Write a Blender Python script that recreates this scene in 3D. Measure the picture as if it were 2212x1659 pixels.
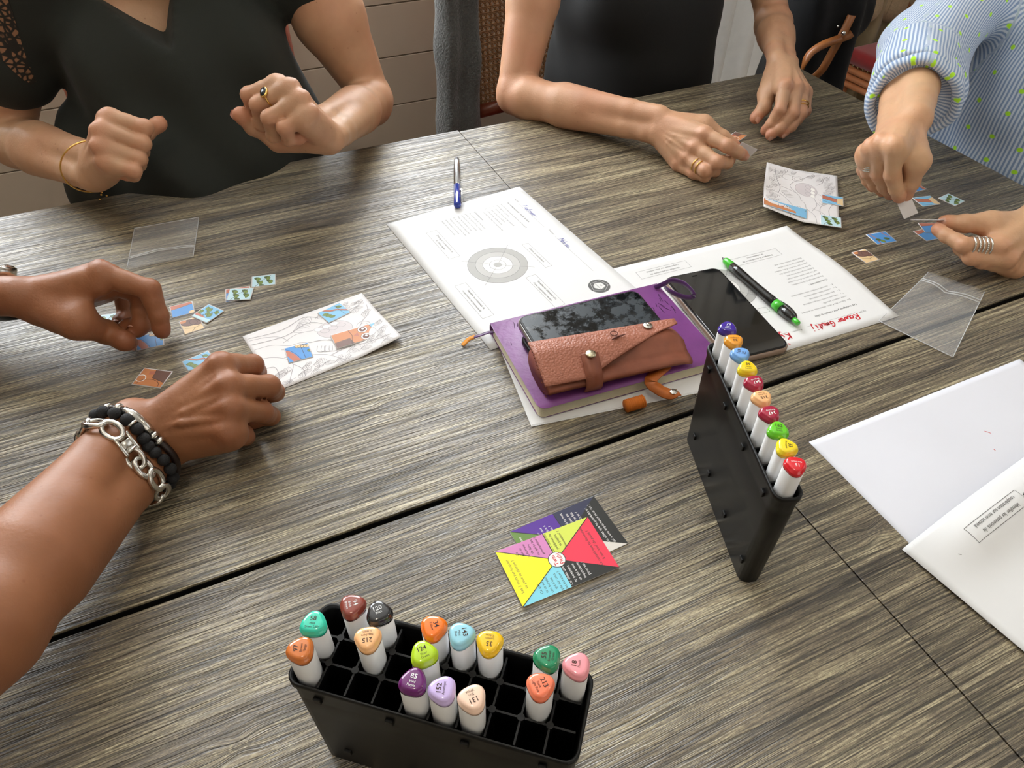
import bpy, bmesh, math, random
import numpy as np
from mathutils import Vector, Matrix
for o in list(bpy.data.objects): bpy.data.objects.remove(o)
SC = bpy.context.scene
COL = SC.collection
# ------------------------------------------------------------------ camera
CF = 1567.8                                   # focal length in pixels of the 2212 px wide frame
def _axes():
    p, r, g = 0.771033, 0.0120949, -math.radians(25.0038)
    f = np.array([0, math.cos(p), -math.sin(p)]); rt = np.array([1., 0, 0]); up = np.cross(rt, f)
    a, b = math.cos(r)*rt+math.sin(r)*up, -math.sin(r)*rt+math.cos(r)*up
    R = np.array([[math.cos(g), -math.sin(g), 0], [math.sin(g), math.cos(g), 0], [0, 0, 1]])
    return R@a, R@b, R@f
RT, UP, FW = _axes()
CAMP = np.array([-0.4006, -0.3868, 1.2846])
cam = bpy.data.cameras.new('camera'); camo = bpy.data.objects.new('camera', cam); COL.objects.link(camo)
cam.sensor_width = 36; cam.lens = CF/2212*36; cam.clip_start = .02
camo.matrix_world = Matrix(((RT[0], UP[0], -FW[0], CAMP[0]), (RT[1], UP[1], -FW[1], CAMP[1]), (RT[2], UP[2], -FW[2], CAMP[2]), (0, 0, 0, 1)))
SC.camera = camo
# ------------------------------------------------------------------ light and exposure
SC.view_settings.view_transform = 'Standard'; SC.view_settings.look = 'None'
SC.view_settings.gamma = 1; SC.view_settings.use_curve_mapping = False
SC.view_settings.exposure = -0.14
w = bpy.data.worlds.new('world'); SC.world = w; w.use_nodes = True
w.node_tree.nodes['Background'].inputs[0].default_value = (.80, .88, 1.0, 1)
w.node_tree.nodes['Background'].inputs[1].default_value = 1.0
def area(name, loc, target, sx, sy, power, col):
    l = bpy.data.lights.new(name, 'AREA'); l.shape = 'RECTANGLE'; l.size = sx; l.size_y = sy; l.energy = power; l.color = col
    o = bpy.data.objects.new(name, l); COL.objects.link(o); o.location = loc
    o.rotation_euler = (Vector(target)-Vector(loc)).to_track_quat('-Z', 'Y').to_euler()
    return o
# soft fill lights added behind and beside the camera, no windows modelled there
area('front_fill', (.6, -2.6, 2.0), (.1, .3, .8), 2.4, 1.4, 11.5, (1.0, .95, .88))
area('right_fill', (2.9, -.6, 2.1), (.3, .2, .75), 1.6, 1.2, 7.5, (.93, .97, 1.0))
# ceiling lamps
for i, (x, y) in enumerate(((-.55, -.15), (.9, -.7))):
    area('ceiling_lamp_light', (x, y, 2.42), (x, y, 0), .07, .07, 3.5, (1, .87, .68))
# ------------------------------------------------------------------ helpers
TZ = .75
def ray(x, y): return ((x-1106)/CF)*RT-((y-829.5)/CF)*UP+FW
def P(x, y, z=TZ): d = ray(x, y); return CAMP+d*(z-CAMP[2])/d[2]
def Yp(x, y, v): d = ray(x, y); return CAMP+d*(v-CAMP[1])/d[1]
def Xp(x, y, v): d = ray(x, y); return CAMP+d*(v-CAMP[0])/d[0]
def nrm(v): v = np.asarray(v, float); return v/(np.linalg.norm(v)+1e-12)
A3 = lambda *a: np.array(a, float)
def lin(c):
    return tuple(((x/255)/12.92 if x/255 <= .04045 else ((x/255+.055)/1.055)**2.4) for x in c)
def mat(name, col, rough=.5, metal=0, spec=.5, noise=0, nscale=40, bump=0, bscale=200, sss=0, alpha=1, trans=0, coat=0, sheen=0, ior=1.45, bdist=.001):
    m = bpy.data.materials.new(name); m.use_nodes = True; nt = m.node_tree; b = nt.nodes['Principled BSDF']
    I = b.inputs; I['Base Color'].default_value = (*col[:3], 1); I['Roughness'].default_value = rough; I['Metallic'].default_value = metal
    I['Specular IOR Level'].default_value = spec; I['Alpha'].default_value = alpha; I['Transmission Weight'].default_value = trans
    I['Coat Weight'].default_value = coat; I['Sheen Weight'].default_value = sheen; I['IOR'].default_value = ior
    if sss: I['Subsurface Weight'].default_value = sss; I['Subsurface Radius'].default_value = (1, .35, .2); I['Subsurface Scale'].default_value = .008
    tc = nt.nodes.new('ShaderNodeTexCoord')
    if noise:
        n = nt.nodes.new('ShaderNodeTexNoise'); n.inputs['Scale'].default_value = nscale; n.inputs['Detail'].default_value = 5
        nt.links.new(tc.outputs['Object'], n.inputs['Vector'])
        r = nt.nodes.new('ShaderNodeMapRange'); r.inputs[1].default_value = .3; r.inputs[2].default_value = .7; r.inputs[3].default_value = 1-noise; r.inputs[4].default_value = 1+noise
        nt.links.new(n.outputs[0], r.inputs[0])
        mx = nt.nodes.new('ShaderNodeMix'); mx.data_type = 'RGBA'; mx.blend_type = 'MULTIPLY'; mx.inputs[0].default_value = 1
        mx.inputs[6].default_value = (*col[:3], 1); nt.links.new(r.outputs[0], mx.inputs[7]); nt.links.new(mx.outputs[2], I['Base Color'])
    if bump:
        n = nt.nodes.new('ShaderNodeTexNoise'); n.inputs['Scale'].default_value = bscale; n.inputs['Detail'].default_value = 4
        nt.links.new(tc.outputs['Object'], n.inputs['Vector'])
        bp = nt.nodes.new('ShaderNodeBump'); bp.inputs['Strength'].default_value = bump; bp.inputs['Distance'].default_value = bdist
        nt.links.new(n.outputs[0], bp.inputs['Height']); nt.links.new(bp.outputs[0], I['Normal'])
    return m
def rootloc(p):
    L = Vector((0, 0, 0))
    while p is not None: L += p.location; p = p.parent
    return L
def mk(name, verts, faces, m, parent=None, smooth=False, label=None, cat=None, group=None, kind=None, mats=None, fm=None):
    """link one mesh object; verts are world coordinates"""
    L = np.array(rootloc(parent)) if parent is not None else None
    V = np.asarray(verts, float).reshape(-1, 3)
    if parent is None and cat: L = A3((V[:, 0].min()+V[:, 0].max())/2, (V[:, 1].min()+V[:, 1].max())/2, V[:, 2].min())
    o = None
    if L is not None: V = V-L
    me = bpy.data.meshes.new(name)
    if isinstance(faces, np.ndarray):
        n, k = faces.shape
        me.vertices.add(len(V)); me.vertices.foreach_set('co', V.astype(np.float32).ravel())
        me.loops.add(n*k); me.loops.foreach_set('vertex_index', faces.astype(np.int32).ravel())
        me.polygons.add(n); me.polygons.foreach_set('loop_start', np.arange(n, dtype=np.int32)*k)
        me.update(calc_edges=True)
    else:
        me.from_pydata([tuple(v) for v in V], [], faces); me.update()
    if m: me.materials.append(m)
    for q in (mats or []): me.materials.append(q)
    if fm is not None: me.polygons.foreach_set('material_index', np.asarray(fm, np.int32))
    me.polygons.foreach_set('use_smooth', [bool(smooth)]*len(me.polygons))
    o = bpy.data.objects.new(name, me); COL.objects.link(o)
    if L is not None and parent is None: o.location = L
    o.parent = parent; tag(o, label, cat, group, kind)
    return o
def tag(o, label=None, cat=None, group=None, kind=None):
    for k, v in (('label', label), ('category', cat), ('group', group), ('kind', kind)):
        if v: o[k] = v
    return o
def thing(name, loc, label, cat, group=None, kind=None):
    o = bpy.data.objects.new(name, None); COL.objects.link(o); o.location = Vector(loc); o.empty_display_size = .02
    return tag(o, label, cat, group, kind)
def fromH(bm): pass
class MB:
    """collects simple solids into one mesh"""
    def __init__(s): s.v = []; s.f = []; s.fm = []
    def add(s, v, f, mi=0):
        n = len(s.v); s.v += [tuple(map(float, q)) for q in v]; s.f += [tuple(i+n for i in q) for q in f]; s.fm += [mi]*len(f); return s
    def box(s, c, size, R=None, bev=0, mi=0):
        h = np.array(size)/2.; R = np.eye(3) if R is None else np.asarray(R)      # rows of R are the box axes
        if bev:
            bm = bmesh.new(); bmesh.ops.create_cube(bm, size=1)
            for v in bm.verts: v.co = Vector((v.co.x*size[0], v.co.y*size[1], v.co.z*size[2]))
            bmesh.ops.bevel(bm, geom=bm.edges[:], offset=bev, segments=2, affect='EDGES', profile=.5)
            bm.verts.index_update(); V = [np.array(v.co)@R+np.array(c) for v in bm.verts]; F = [[v.index for v in f.verts] for f in bm.faces]; bm.free()
            return s.add(V, F, mi)
        V = [np.array([sx*h[0], sy*h[1], sz*h[2]])@R+np.array(c) for sx in (-1, 1) for sy in (-1, 1) for sz in (-1, 1)]
        return s.add(V, [(0, 1, 3, 2), (4, 6, 7, 5), (0, 4, 5, 1), (2, 3, 7, 6), (0, 2, 6, 4), (1, 5, 7, 3)], mi)
    def tube(s, pts, r, n=8, cap=True, mi=0, close=False, flat=None):
        pts = [np.array(p, float) for p in pts]; m = len(pts); rr = r if hasattr(r, '__len__') else [r]*m
        up = None; V = []
        for i in range(m):
            if close: t = pts[(i+1) % m]-pts[i-1]
            else: t = pts[min(i+1, m-1)]-pts[max(i-1, 0)]
            t = nrm(t)
            if up is None: up = nrm(np.cross(t, [0, 0, 1]) if abs(t[2]) < .9 else np.cross(t, [1, 0, 0]))
            if flat is not None: up = nrm(np.cross(t, flat))
            up = nrm(up-t*(up@t)); w2 = np.cross(t, up)
            for k in range(n):
                a = 2*math.pi*k/n; ra, rb = rr[i] if hasattr(rr[i], '__len__') else (rr[i], rr[i])
                V.append(pts[i]+up*math.cos(a)*ra+w2*math.sin(a)*rb)
        F = []
        for i in range(m if close else m-1):
            j = (i+1) % m
            for k in range(n): F.append((i*n+k, i*n+(k+1) % n, j*n+(k+1) % n, j*n+k))
        if cap and not close: F += [tuple(range(n))[::-1], tuple((m-1)*n+k for k in range(n))]
        return s.add(V, F, mi)
    def ball(s, c, r, R=None, n=10, m=6, mi=0):
        R = np.eye(3) if R is None else np.asarray(R); r = np.array(r if hasattr(r, '__len__') else (r, r, r), float); c = np.array(c)
        V = [c+np.array([0, 0, r[2]])@R]; F = []
        for i in range(1, m):
            th = math.pi*i/m
            for k in range(n):
                a = 2*math.pi*k/n; V.append(c+(np.array([math.sin(th)*math.cos(a), math.sin(th)*math.sin(a), math.cos(th)])*r)@R)
        V.append(c+np.array([0, 0, -r[2]])@R)
        for k in range(n): F.append((0, 1+k, 1+(k+1) % n)); F.append((len(V)-1, 1+(m-2)*n+(k+1) % n, 1+(m-2)*n+k))
        for i in range(m-2):
            for k in range(n): a = 1+i*n; F.append((a+k, a+n+k, a+n+(k+1) % n, a+(k+1) % n))
        return s.add(V, F, mi)
    def prism(s, poly, z0, z1, mi=0, top=None):
        """poly: list of xy (ccw) extruded from z0 to z1; top: other outline at z1"""
        n = len(poly); top = top or poly
        V = [(x, y, z0) for x, y in poly]+[(x, y, z1) for x, y in top]
        F = [tuple(range(n))[::-1], tuple(range(n, 2*n))]+[(i, (i+1) % n, (i+1) % n+n, i+n) for i in range(n)]
        return s.add(V, F, mi)
    def build(s, name, m, parent=None, smooth=False, **k):
        return mk(name, s.v, s.f, m, parent, smooth, fm=(s.fm if k.get('mats') else None), **k)
def copy_tree(o, parent=None):
    kids = [c for c in o.children]
    c = o.copy(); COL.objects.link(c); c.parent = parent
    for k in kids: copy_tree(k, c)
    return c
def mirrored(v): return v
# ------------------------------------------------------------------ flat print: strokes, shapes and lettering in page millimetres
_TX = {}
def text_geo(txt, size, bold=0, font=None):
    key = (txt, bold)
    if key not in _TX:
        cu = bpy.data.curves.new('t', 'FONT'); cu.body = txt; cu.size = 1; cu.resolution_u = 2; cu.offset = bold
        ob = bpy.data.objects.new('t', cu); me = bpy.data.meshes.new_from_object(ob)
        V = np.array([v.co[:2] for v in me.vertices]).reshape(-1, 2); F = [tuple(p.vertices) for p in me.polygons]
        bpy.data.objects.remove(ob); bpy.data.curves.remove(cu); bpy.data.meshes.remove(me)
        _TX[key] = (V, F)
    V, F = _TX[key]
    return V*size, F
class Ink:
    """2D print in (u right, v down) millimetres"""
    def __init__(s): s.v = []; s.f = []; s.fm = []; s.fl = []; s.lev = 0
    def add(s, V, F, mi=0):
        n = len(s.v); s.v += [(float(a), float(b)) for a, b in V]; s.f += [tuple(i+n for i in f) for f in F]; s.fm += [mi]*len(F); s.fl += [s.lev]*len(F); return s
    def poly(s, pts, mi=0): s.lev += 1; s.add(pts, [tuple(range(len(pts)))], mi); s.lev += 1; return s
    def line(s, pts, w, mi=0, close=False):
        p = [np.array(q, float) for q in pts]; n = len(p)
        if n < 2: return s
        if not close:
            q = [p[0]]
            for a, b in zip(p[:-1], p[1:]):
                m_ = int(np.linalg.norm(b-a)//7)+1; q += [a+(b-a)*(i+1)/m_ for i in range(m_)]
            p = q; n = len(p)
        V = []
        for i in range(n):
            if close: t = p[(i+1) % n]-p[i-1]
            else: t = p[min(i+1, n-1)]-p[max(i-1, 0)]
            t = t/(np.linalg.norm(t)+1e-9); nn = np.array([-t[1], t[0]])*w/2; V += [p[i]+nn, p[i]-nn]
        F = [(2*i, 2*i+1, 2*((i+1) % n)+1, 2*((i+1) % n)) for i in range(n if close else n-1)]
        return s.add(V, F, mi)
    def rect(s, x0, y0, x1, y1, w, mi=0):
        for a, b in (((x0, y0), (x1, y0)), ((x1, y0), (x1, y1)), ((x1, y1), (x0, y1)), ((x0, y1), (x0, y0))): s.line([a, b], w, mi)
        return s
    def ell(s, c, rx, ry=None, mi=0, n=28, rot=0, w=None):
        ry = ry or rx; ca, sa = math.cos(rot), math.sin(rot)
        pts = [(c[0]+rx*math.cos(2*math.pi*k/n)*ca-ry*math.sin(2*math.pi*k/n)*sa, c[1]+rx*math.cos(2*math.pi*k/n)*sa+ry*math.sin(2*math.pi*k/n)*ca) for k in range(n)]
        return s.line(pts, w, mi, True) if w else s.poly(pts, mi)
    def text(s, t, x, y, size, mi=0, ang=0, bold=0, align='l', squash=1):
        V, F = text_geo(t, size, bold)
        if not len(V): return s
        if align == 'c': V = V-[(V[:, 0].min()+V[:, 0].max())/2, 0]
        V = V*[squash, 1]
        ca, sa = math.cos(ang), math.sin(ang)
        return s.add([(x+a*ca+b*sa, y+a*sa-b*ca) for a, b in V], F, mi)
    def clipbox(s, x0, y0, x1, y1):
        """clip every face to a rectangle"""
        V, F, M, LL = [], [], [], []
        for f, mi, lv_ in zip(s.f, s.fm, s.fl):
            p = [s.v[i] for i in f]
            for ax, lim, sg in ((0, x0, 1), (0, x1, -1), (1, y0, 1), (1, y1, -1)):
                q = []
                for i in range(len(p)):
                    a, b = p[i-1], p[i]; da, db = sg*(a[ax]-lim), sg*(b[ax]-lim)
                    if (da < 0) != (db < 0): t = da/(da-db); q.append((a[0]+t*(b[0]-a[0]), a[1]+t*(b[1]-a[1])))
                    if db >= 0: q.append(b)
                p = q
                if not p: break
            if len(p) > 2: F.append(tuple(range(len(V), len(V)+len(p)))); V += p; M.append(mi); LL.append(lv_)
        s.v, s.f, s.fm, s.fl = V, F, M, LL
        return s
    def build(s, name, mats, mapf, parent, lift=.00022, step=0, **k):
        st = min(.00001, .0004/(max(s.fl)+1)) if step else 0; lv = [0]*len(s.v)
        # each printed shape sits a hair above the one drawn before it
        for f, l_ in zip(s.f, s.fl):
            for i in f: lv[i] = l_
        V = [mapf(a, b, lift+st*l) for (a, b), l in zip(s.v, lv)]
        F = []
        for f in s.f:
            p, q, r = (V[f[i]] for i in (0, len(f)//3, 2*len(f)//3)); F.append(f if (q[0]-p[0])*(r[1]-p[1])-(q[1]-p[1])*(r[0]-p[0]) > 0 else f[::-1])
        s.f = F
        return mk(name, V, s.f, mats[0], parent, mats=mats[1:], fm=s.fm, **k)
# ------------------------------------------------------------------ signed distance shapes and their meshing (bodies, hands, cloth)
def d_cone(Q, a, b, ra, rb):
    a = np.array(a, np.float32); b = np.array(b, np.float32); ab = b-a
    t = np.clip(((Q-a)@ab)/max(ab@ab, 1e-12), 0, 1)
    D = Q-a-t[..., None]*ab
    return np.sqrt((D*D).sum(-1))-(ra+(rb-ra)*t)
def d_ell(Q, c, r, R=None):
    D = Q-np.array(c, np.float32)
    if R is not None: D = D@np.asarray(R, np.float32).T
    r = np.array(r, np.float32); k0 = np.sqrt(((D/r)**2).sum(-1)); k1 = np.sqrt(((D/(r*r))**2).sum(-1))
    return k0*(k0-1)/(k1+1e-9)
def smin(a, b, k):
    if k <= 0: return np.minimum(a, b)
    h = np.maximum(k-np.abs(a-b), 0)/k
    return np.minimum(a, b)-h*h*k*.25
class Field:
    def __init__(s, lo, hi, res):
        s.lo = np.array(lo, float); s.res = res; s.n = np.ceil((np.array(hi)-s.lo)/res).astype(int)+1
        s.f = np.full(s.n, .05, np.float32)
    def sub(s, lo, hi):
        i0 = np.clip(np.floor((np.array(lo)-s.lo)/s.res).astype(int), 0, s.n); i1 = np.clip(np.ceil((np.array(hi)-s.lo)/s.res).astype(int)+1, 0, s.n)
        return tuple(slice(a, b) for a, b in zip(i0, i1))
    def pts(s, sl):
        ax = [(np.arange(q.start, q.stop)*s.res+l).astype(np.float32) for q, l in zip(sl, s.lo)]
        return np.stack(np.meshgrid(*ax, indexing='ij'), -1)
    def bb(s, pr, pad):
        if pr[0] == 'c': a, b = np.array(pr[1]), np.array(pr[2]); r = max(pr[3], pr[4])+pad; return np.minimum(a, b)-r, np.maximum(a, b)+r
        r = max(pr[2])+pad; return np.array(pr[1])-r, np.array(pr[1])+r
    def dist(s, pr, Q): return d_cone(Q, pr[1], pr[2], pr[3], pr[4]) if pr[0] == 'c' else d_ell(Q, pr[1], pr[2], pr[3])
    def union(s, prims, off=0):
        for pr in prims:
            k = pr[5] if pr[0] == 'c' else pr[4]
            sl = s.sub(*s.bb(pr, off+k+3*s.res))
            if any(q.stop-q.start < 2 for q in sl): continue
            s.f[sl] = smin(s.f[sl], s.dist(pr, s.pts(sl))-off, k)
        return s
    def carve(s, pr, k=.004):
        sl = s.sub(*s.bb(pr, k+3*s.res))
        if any(q.stop-q.start < 2 for q in sl): return s
        s.f[sl] = -smin(-s.f[sl], s.dist(pr, s.pts(sl)), k); return s
    def mesh(s):
        f = s.f; S = f < 0
        m = np.zeros(tuple(x-1 for x in f.shape), np.int8)
        for dx in (0, 1):
            for dy in (0, 1):
                for dz in (0, 1): m += S[dx:f.shape[0]-1+dx, dy:f.shape[1]-1+dy, dz:f.shape[2]-1+dz]
        act = np.argwhere((m > 0) & (m < 8)); idx = np.full(m.shape, -1, np.int32); idx[tuple(act.T)] = np.arange(len(act))
        C8 = {}
        for dx in (0, 1):
            for dy in (0, 1):
                for dz in (0, 1): C8[dx, dy, dz] = f[act[:, 0]+dx, act[:, 1]+dy, act[:, 2]+dz]
        acc = np.zeros((len(act), 3)); cnt = np.zeros(len(act))
        for a in C8:
            for ax in range(3):
                if a[ax] == 0:
                    b = list(a); b[ax] = 1; b = tuple(b); va, vb = C8[a], C8[b]; cr = (va < 0) != (vb < 0)
                    t = np.where(cr, va/(va-vb+1e-20), 0); p = np.tile(np.array(a, float), (len(act), 1)); p[:, ax] = t
                    acc += p*cr[:, None]; cnt += cr
        V = (act+acc/cnt[:, None])*s.res+s.lo
        F = []
        for ax in range(3):
            a1, a2 = (ax+1) % 3, (ax+2) % 3
            sl0 = [slice(1, -1)]*3; sl1 = [slice(1, -1)]*3; sl0[ax] = slice(0, -1); sl1[ax] = slice(1, None)
            A, B = S[tuple(sl0)], S[tuple(sl1)]
            e = np.argwhere(A != B); inside = A[tuple(e.T)]
            off = np.array([1, 1, 1]); off[ax] = 0; e = e+off
            q = []
            for d1, d2 in ((-1, -1), (0, -1), (0, 0), (-1, 0)):
                c = e.copy(); c[:, a1] += d1; c[:, a2] += d2; q.append(idx[tuple(c.T)])
            q = np.stack(q, 1); q[~inside] = q[~inside][:, ::-1]; F.append(q[(q >= 0).all(1)])
        return V, np.concatenate(F)
def relax(V, F, it=1, w=.5):
    for _ in range(it):
        acc = np.zeros_like(V); cnt = np.zeros(len(V))
        for i in range(4):
            a, b = F[:, i], F[:, (i+1) % 4]
            for c in range(3):
                acc[:, c] += np.bincount(a, V[b, c], len(V))+np.bincount(b, V[a, c], len(V))
            cnt += np.bincount(a, minlength=len(V))+np.bincount(b, minlength=len(V))
        V = V*(1-w)+acc/np.maximum(cnt, 1)[:, None]*w
    return V
def wob(Q, amp, sc, seed=0):
    """smooth pseudo noise for cloth folds"""
    rs = np.random.RandomState(seed); o = 0
    for i in range(5):
        d = rs.randn(3); d /= np.linalg.norm(d); o = o+np.sin(Q@(d*sc*(1+.5*i)).astype(np.float32)+rs.rand()*6.28)/(1+.6*i)
    return o*amp/2
# ------------------------------------------------------------------ materials
M = {}
def wood_mat():
    m = bpy.data.materials.new('weathered_wood_laminate'); m.use_nodes = True; nt = m.node_tree; N = nt.nodes; L = nt.links; b = N['Principled BSDF']
    g = N.new('ShaderNodeNewGeometry'); sp = N.new('ShaderNodeSeparateXYZ'); L.new(g.outputs['Position'], sp.inputs[0])
    def M_(op, a, b_=None, c=None):
        n = N.new('ShaderNodeMath'); n.operation = op
        for i, v in enumerate((a, b_, c)):
            if v is None: continue
            if isinstance(v, (int, float)): n.inputs[i].default_value = v
            else: L.new(v, n.inputs[i])
        return n.outputs[0]
    X, Y = sp.outputs[0], sp.outputs[1]
    # slow waviness of the grain and a few knots that push it aside
    wv = N.new('ShaderNodeTexNoise'); wv.inputs['Scale'].default_value = 1; wv.inputs['Detail'].default_value = 2
    cb = N.new('ShaderNodeCombineXYZ'); L.new(M_('MULTIPLY', X, 5), cb.inputs[0]); L.new(M_('MULTIPLY', Y, 11), cb.inputs[1]); L.new(cb.outputs[0], wv.inputs['Vector'])
    yy = M_('ADD', Y, M_('MULTIPLY', M_('SUBTRACT', wv.outputs[0], .5)  , .006))
    knots = []; kd = None
    for (px, py) in ((515, 1612), (805, 890), (213, 530), (1887, 1150), (2150, 428), (1630, 470), (520, 1270), (880, 1580)):
        k = P(px, py); dx = M_('SUBTRACT', X, float(k[0])); dy = M_('SUBTRACT', Y, float(k[1]))
        r2 = M_('ADD', M_('MULTIPLY', M_('MULTIPLY', dx, dx), 7000), M_('MULTIPLY', M_('MULTIPLY', dy, dy), 22000))
        e = M_('EXPONENT', M_('MULTIPLY', r2, -1))
        yy = M_('ADD', yy, M_('MULTIPLY', M_('MULTIPLY', dy, e), 1.1))
        ring = M_('MULTIPLY', M_('SINE', M_('MULTIPLY', M_('SQRT', r2), 16)), e)
        kd = ring if kd is None else M_('ADD', kd, ring); knots.append(e)
    def streak(sx, sy, det, rough=.6):
        c = N.new('ShaderNodeCombineXYZ'); L.new(M_('MULTIPLY', X, sx), c.inputs[0]); L.new(M_('MULTIPLY', yy, sy), c.inputs[1])
        n = N.new('ShaderNodeTexNoise'); n.inputs['Scale'].default_value = 1; n.inputs['Detail'].default_value = det; n.inputs['Roughness'].default_value = rough
        L.new(c.outputs[0], n.inputs['Vector']); return n.outputs[0]
    def sm(v, lo, hi, a, c):
        r = N.new('ShaderNodeMapRange'); r.interpolation_type = 'SMOOTHSTEP'; r.inputs[1].default_value = lo; r.inputs[2].default_value = hi; r.inputs[3].default_value = a; r.inputs[4].default_value = c; L.new(v, r.inputs[0]); return r.outputs[0]
    s1 = streak(9, 300, 4, .65); s2 = streak(55, 900, 3, .6); s3 = streak(2.6, 34, 3); s4 = streak(210, 1000, 2); s5 = streak(3.5, 95, 2)
    l1 = sm(M_('ABSOLUTE', M_('SUBTRACT', streak(3, 190, 2, .5), .5)), .004, .045, .30, 1); l2 = sm(M_('ABSOLUTE', M_('SUBTRACT', streak(5, 430, 2, .5), .5)), .004, .07, .48, 1)
    v = M_('ADD', M_('ADD', M_('MULTIPLY', s1, .45), M_('MULTIPLY', s2, .60)), M_('ADD', M_('MULTIPLY', s3, .75), M_('MULTIPLY', s4, .55)))
    v = M_('ADD', M_('ADD', v, M_('MULTIPLY', s5, .35)), M_('MULTIPLY', kd, .09))
    cr = N.new('ShaderNodeValToRGB'); L.new(M_('SUBTRACT', M_('MULTIPLY', v, 1.75), 1.74), cr.inputs[0])
    E = cr.color_ramp.elements; E[0].position = .0; E[0].color = (*lin((64, 56, 48)), 1); E[1].position = 1; E[1].color = (*lin((200, 187, 154)), 1)
    for p, c in ((.25, (85, 75, 63)), (.5, (115, 103, 85)), (.75, (152, 139, 112))): e_ = E.new(p); e_.color = (*lin(c), 1)
    mxl = N.new('ShaderNodeMix'); mxl.data_type = 'RGBA'; mxl.blend_type = 'MULTIPLY'; mxl.inputs[0].default_value = 1; L.new(cr.outputs[0], mxl.inputs[6]); L.new(M_('MULTIPLY', l1, l2), mxl.inputs[7]); cr = mxl
    L.new(cr.outputs[2], b.inputs['Base Color'])
    bp = N.new('ShaderNodeBump'); bp.inputs['Strength'].default_value = .8; bp.inputs['Distance'].default_value = .0007
    L.new(M_('ADD', M_('ADD', M_('MULTIPLY', s2, .5), M_('MULTIPLY', l1, .9)), M_('ADD', M_('MULTIPLY', s4, .3), M_('MULTIPLY', l2, .8))), bp.inputs['Height']); L.new(bp.outputs[0], b.inputs['Normal'])
    L.new(M_('ADD', M_('MULTIPLY', s2, .16), .25), b.inputs['Roughness']); b.inputs['Specular IOR Level'].default_value = .95
    return m
M['wood'] = wood_mat()
M['edge'] = mat('black_table_edge', lin((18, 17, 16)), .5)
M['iron'] = mat('black_iron', lin((22, 22, 22)), .45, noise=.1)
M['wall'] = mat('beige_wall_paint', lin((205, 194, 178)), .6, noise=.03, nscale=6)
M['board'] = mat('beige_board_paint', lin((206, 193, 177)), .45, noise=.03, nscale=6)
M['floor'] = mat('beige_floor_tile', lin((150, 138, 116)), .4, noise=.08, nscale=5)
M['ceil'] = mat('white_ceiling', lin((235, 232, 225)), .8, noise=.02)
# ------------------------------------------------------------------ the room
def struct(o): o['kind'] = 'structure'; return o
X0, X1, Y0, Y1, ZC = -2.6, 3.4, -3.1, 1.5, 2.5
fl = struct(thing('floor', (0, 0, 0), None, None)); 
b_ = MB(); b_.box(((X0+X1)/2, (Y0+Y1)/2, -.03), (X1-X0+.2, Y1-Y0+.2, .04)); b_.build('screed', mat('grout', lin((92, 84, 72)), .9, noise=.1), fl)
tm = MB(); tm.box((0, 0, 0), (.494, .494, .012), bev=.002); t0 = None
for i in range(12):
    for j in range(9):
        x, y = X0+.25+i*.5, Y0+.3+j*.5
        if y < -.9 or x < -2.3: continue
        if t0 is None: t0 = tm.build('tile', M['floor'], fl); t = t0
        else: t = t0.copy(); COL.objects.link(t)
        t.location = (x, y, -.006)
cl = MB(); cl.box(((X0+X1)/2, (Y0+Y1)/2, ZC+.05), (X1-X0+.2, Y1-Y0+.2, .1)); struct(cl.build('ceiling', M['ceil']))
# back wall with the wide window opening, clad in horizontal boards
wb = struct(thing('wall_back', (0, Y1, 0), None, None))
WX0, WX1, WZ0, WZ1 = -1.2, .62, .98, 2.28
m_ = MB()
for (a, b, c, d) in ((X0, WX0, 0, ZC), (WX1, 1.02, 0, ZC), (2.35, X1, 0, ZC), (WX0, WX1, 0, WZ0), (WX0, WX1, WZ1, ZC), (1.02, 2.35, 2.2, ZC)):
    m_.box(((a+b)/2, Y1+.06, (c+d)/2), (b-a, .12, d-c))
m_.build('masonry', M['wall'], wb)
z = .085
while z+.125 < WZ0:
    q = MB(); q.box(((X0+1.0)/2, Y1-.006, z+.0625), (1.0-X0, .012, .1225), bev=.0016); q.build('panel', M['board'], wb); z += .125
q = MB(); q.box(((X0+1.0)/2, Y1-.01, .0425), (1.0-X0, .02, .082), bev=.003); struct(q.build('baseboard_back', mat('cream_skirting', lin((222, 212, 186)), .4, noise=.03)))
M['white'] = mat('white_paint', lin((232, 230, 224)), .4, noise=.02)
def window(name, x0, x1, z0, z1, y, glow):
    t = struct(thing(name, ((x0+x1)/2, y, z0), None, None)); m = MB()
    for a, b, c, d in ((x0, x1, z0, z0+.05), (x0, x1, z1-.05, z1), (x0, x0+.05, z0, z1), (x1-.05, x1, z0, z1), ((x0+x1)/2-.035, (x0+x1)/2+.035, z0, z1)):
        m.box(((a+b)/2, y, (c+d)/2), (b-a, .05, d-c), bev=.004)
    m.build('frame', M['white'], t)
    g = MB(); g.box(((x0+x1)/2, y+.005, (z0+z1)/2), (x1-x0-.06, .006, z1-z0-.06)); g.build('pane', M['daylight'], t)
    s = MB(); s.box(((x0+x1)/2, y-.05, z0-.015), (x1-x0+.1, .16, .03), bev=.004); s.build('sill', M['white'], t)
    return t
dm = bpy.data.materials.new('daylight_outside'); dm.use_nodes = True; nt = dm.node_tree; nt.nodes.remove(nt.nodes['Principled BSDF'])
em = nt.nodes.new('ShaderNodeEmission'); em.inputs[0].default_value = (.93, .97, 1, 1); em.inputs[1].default_value = 13
nt.links.new(em.outputs[0], nt.nodes['Material Output'].inputs[0]); M['daylight'] = dm
window('window_1', WX0, WX1, WZ0, WZ1, Y1+.05, 1)
window('window_2', 1.02, 2.35, .02, 2.2, Y1+.05, 1)
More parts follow.
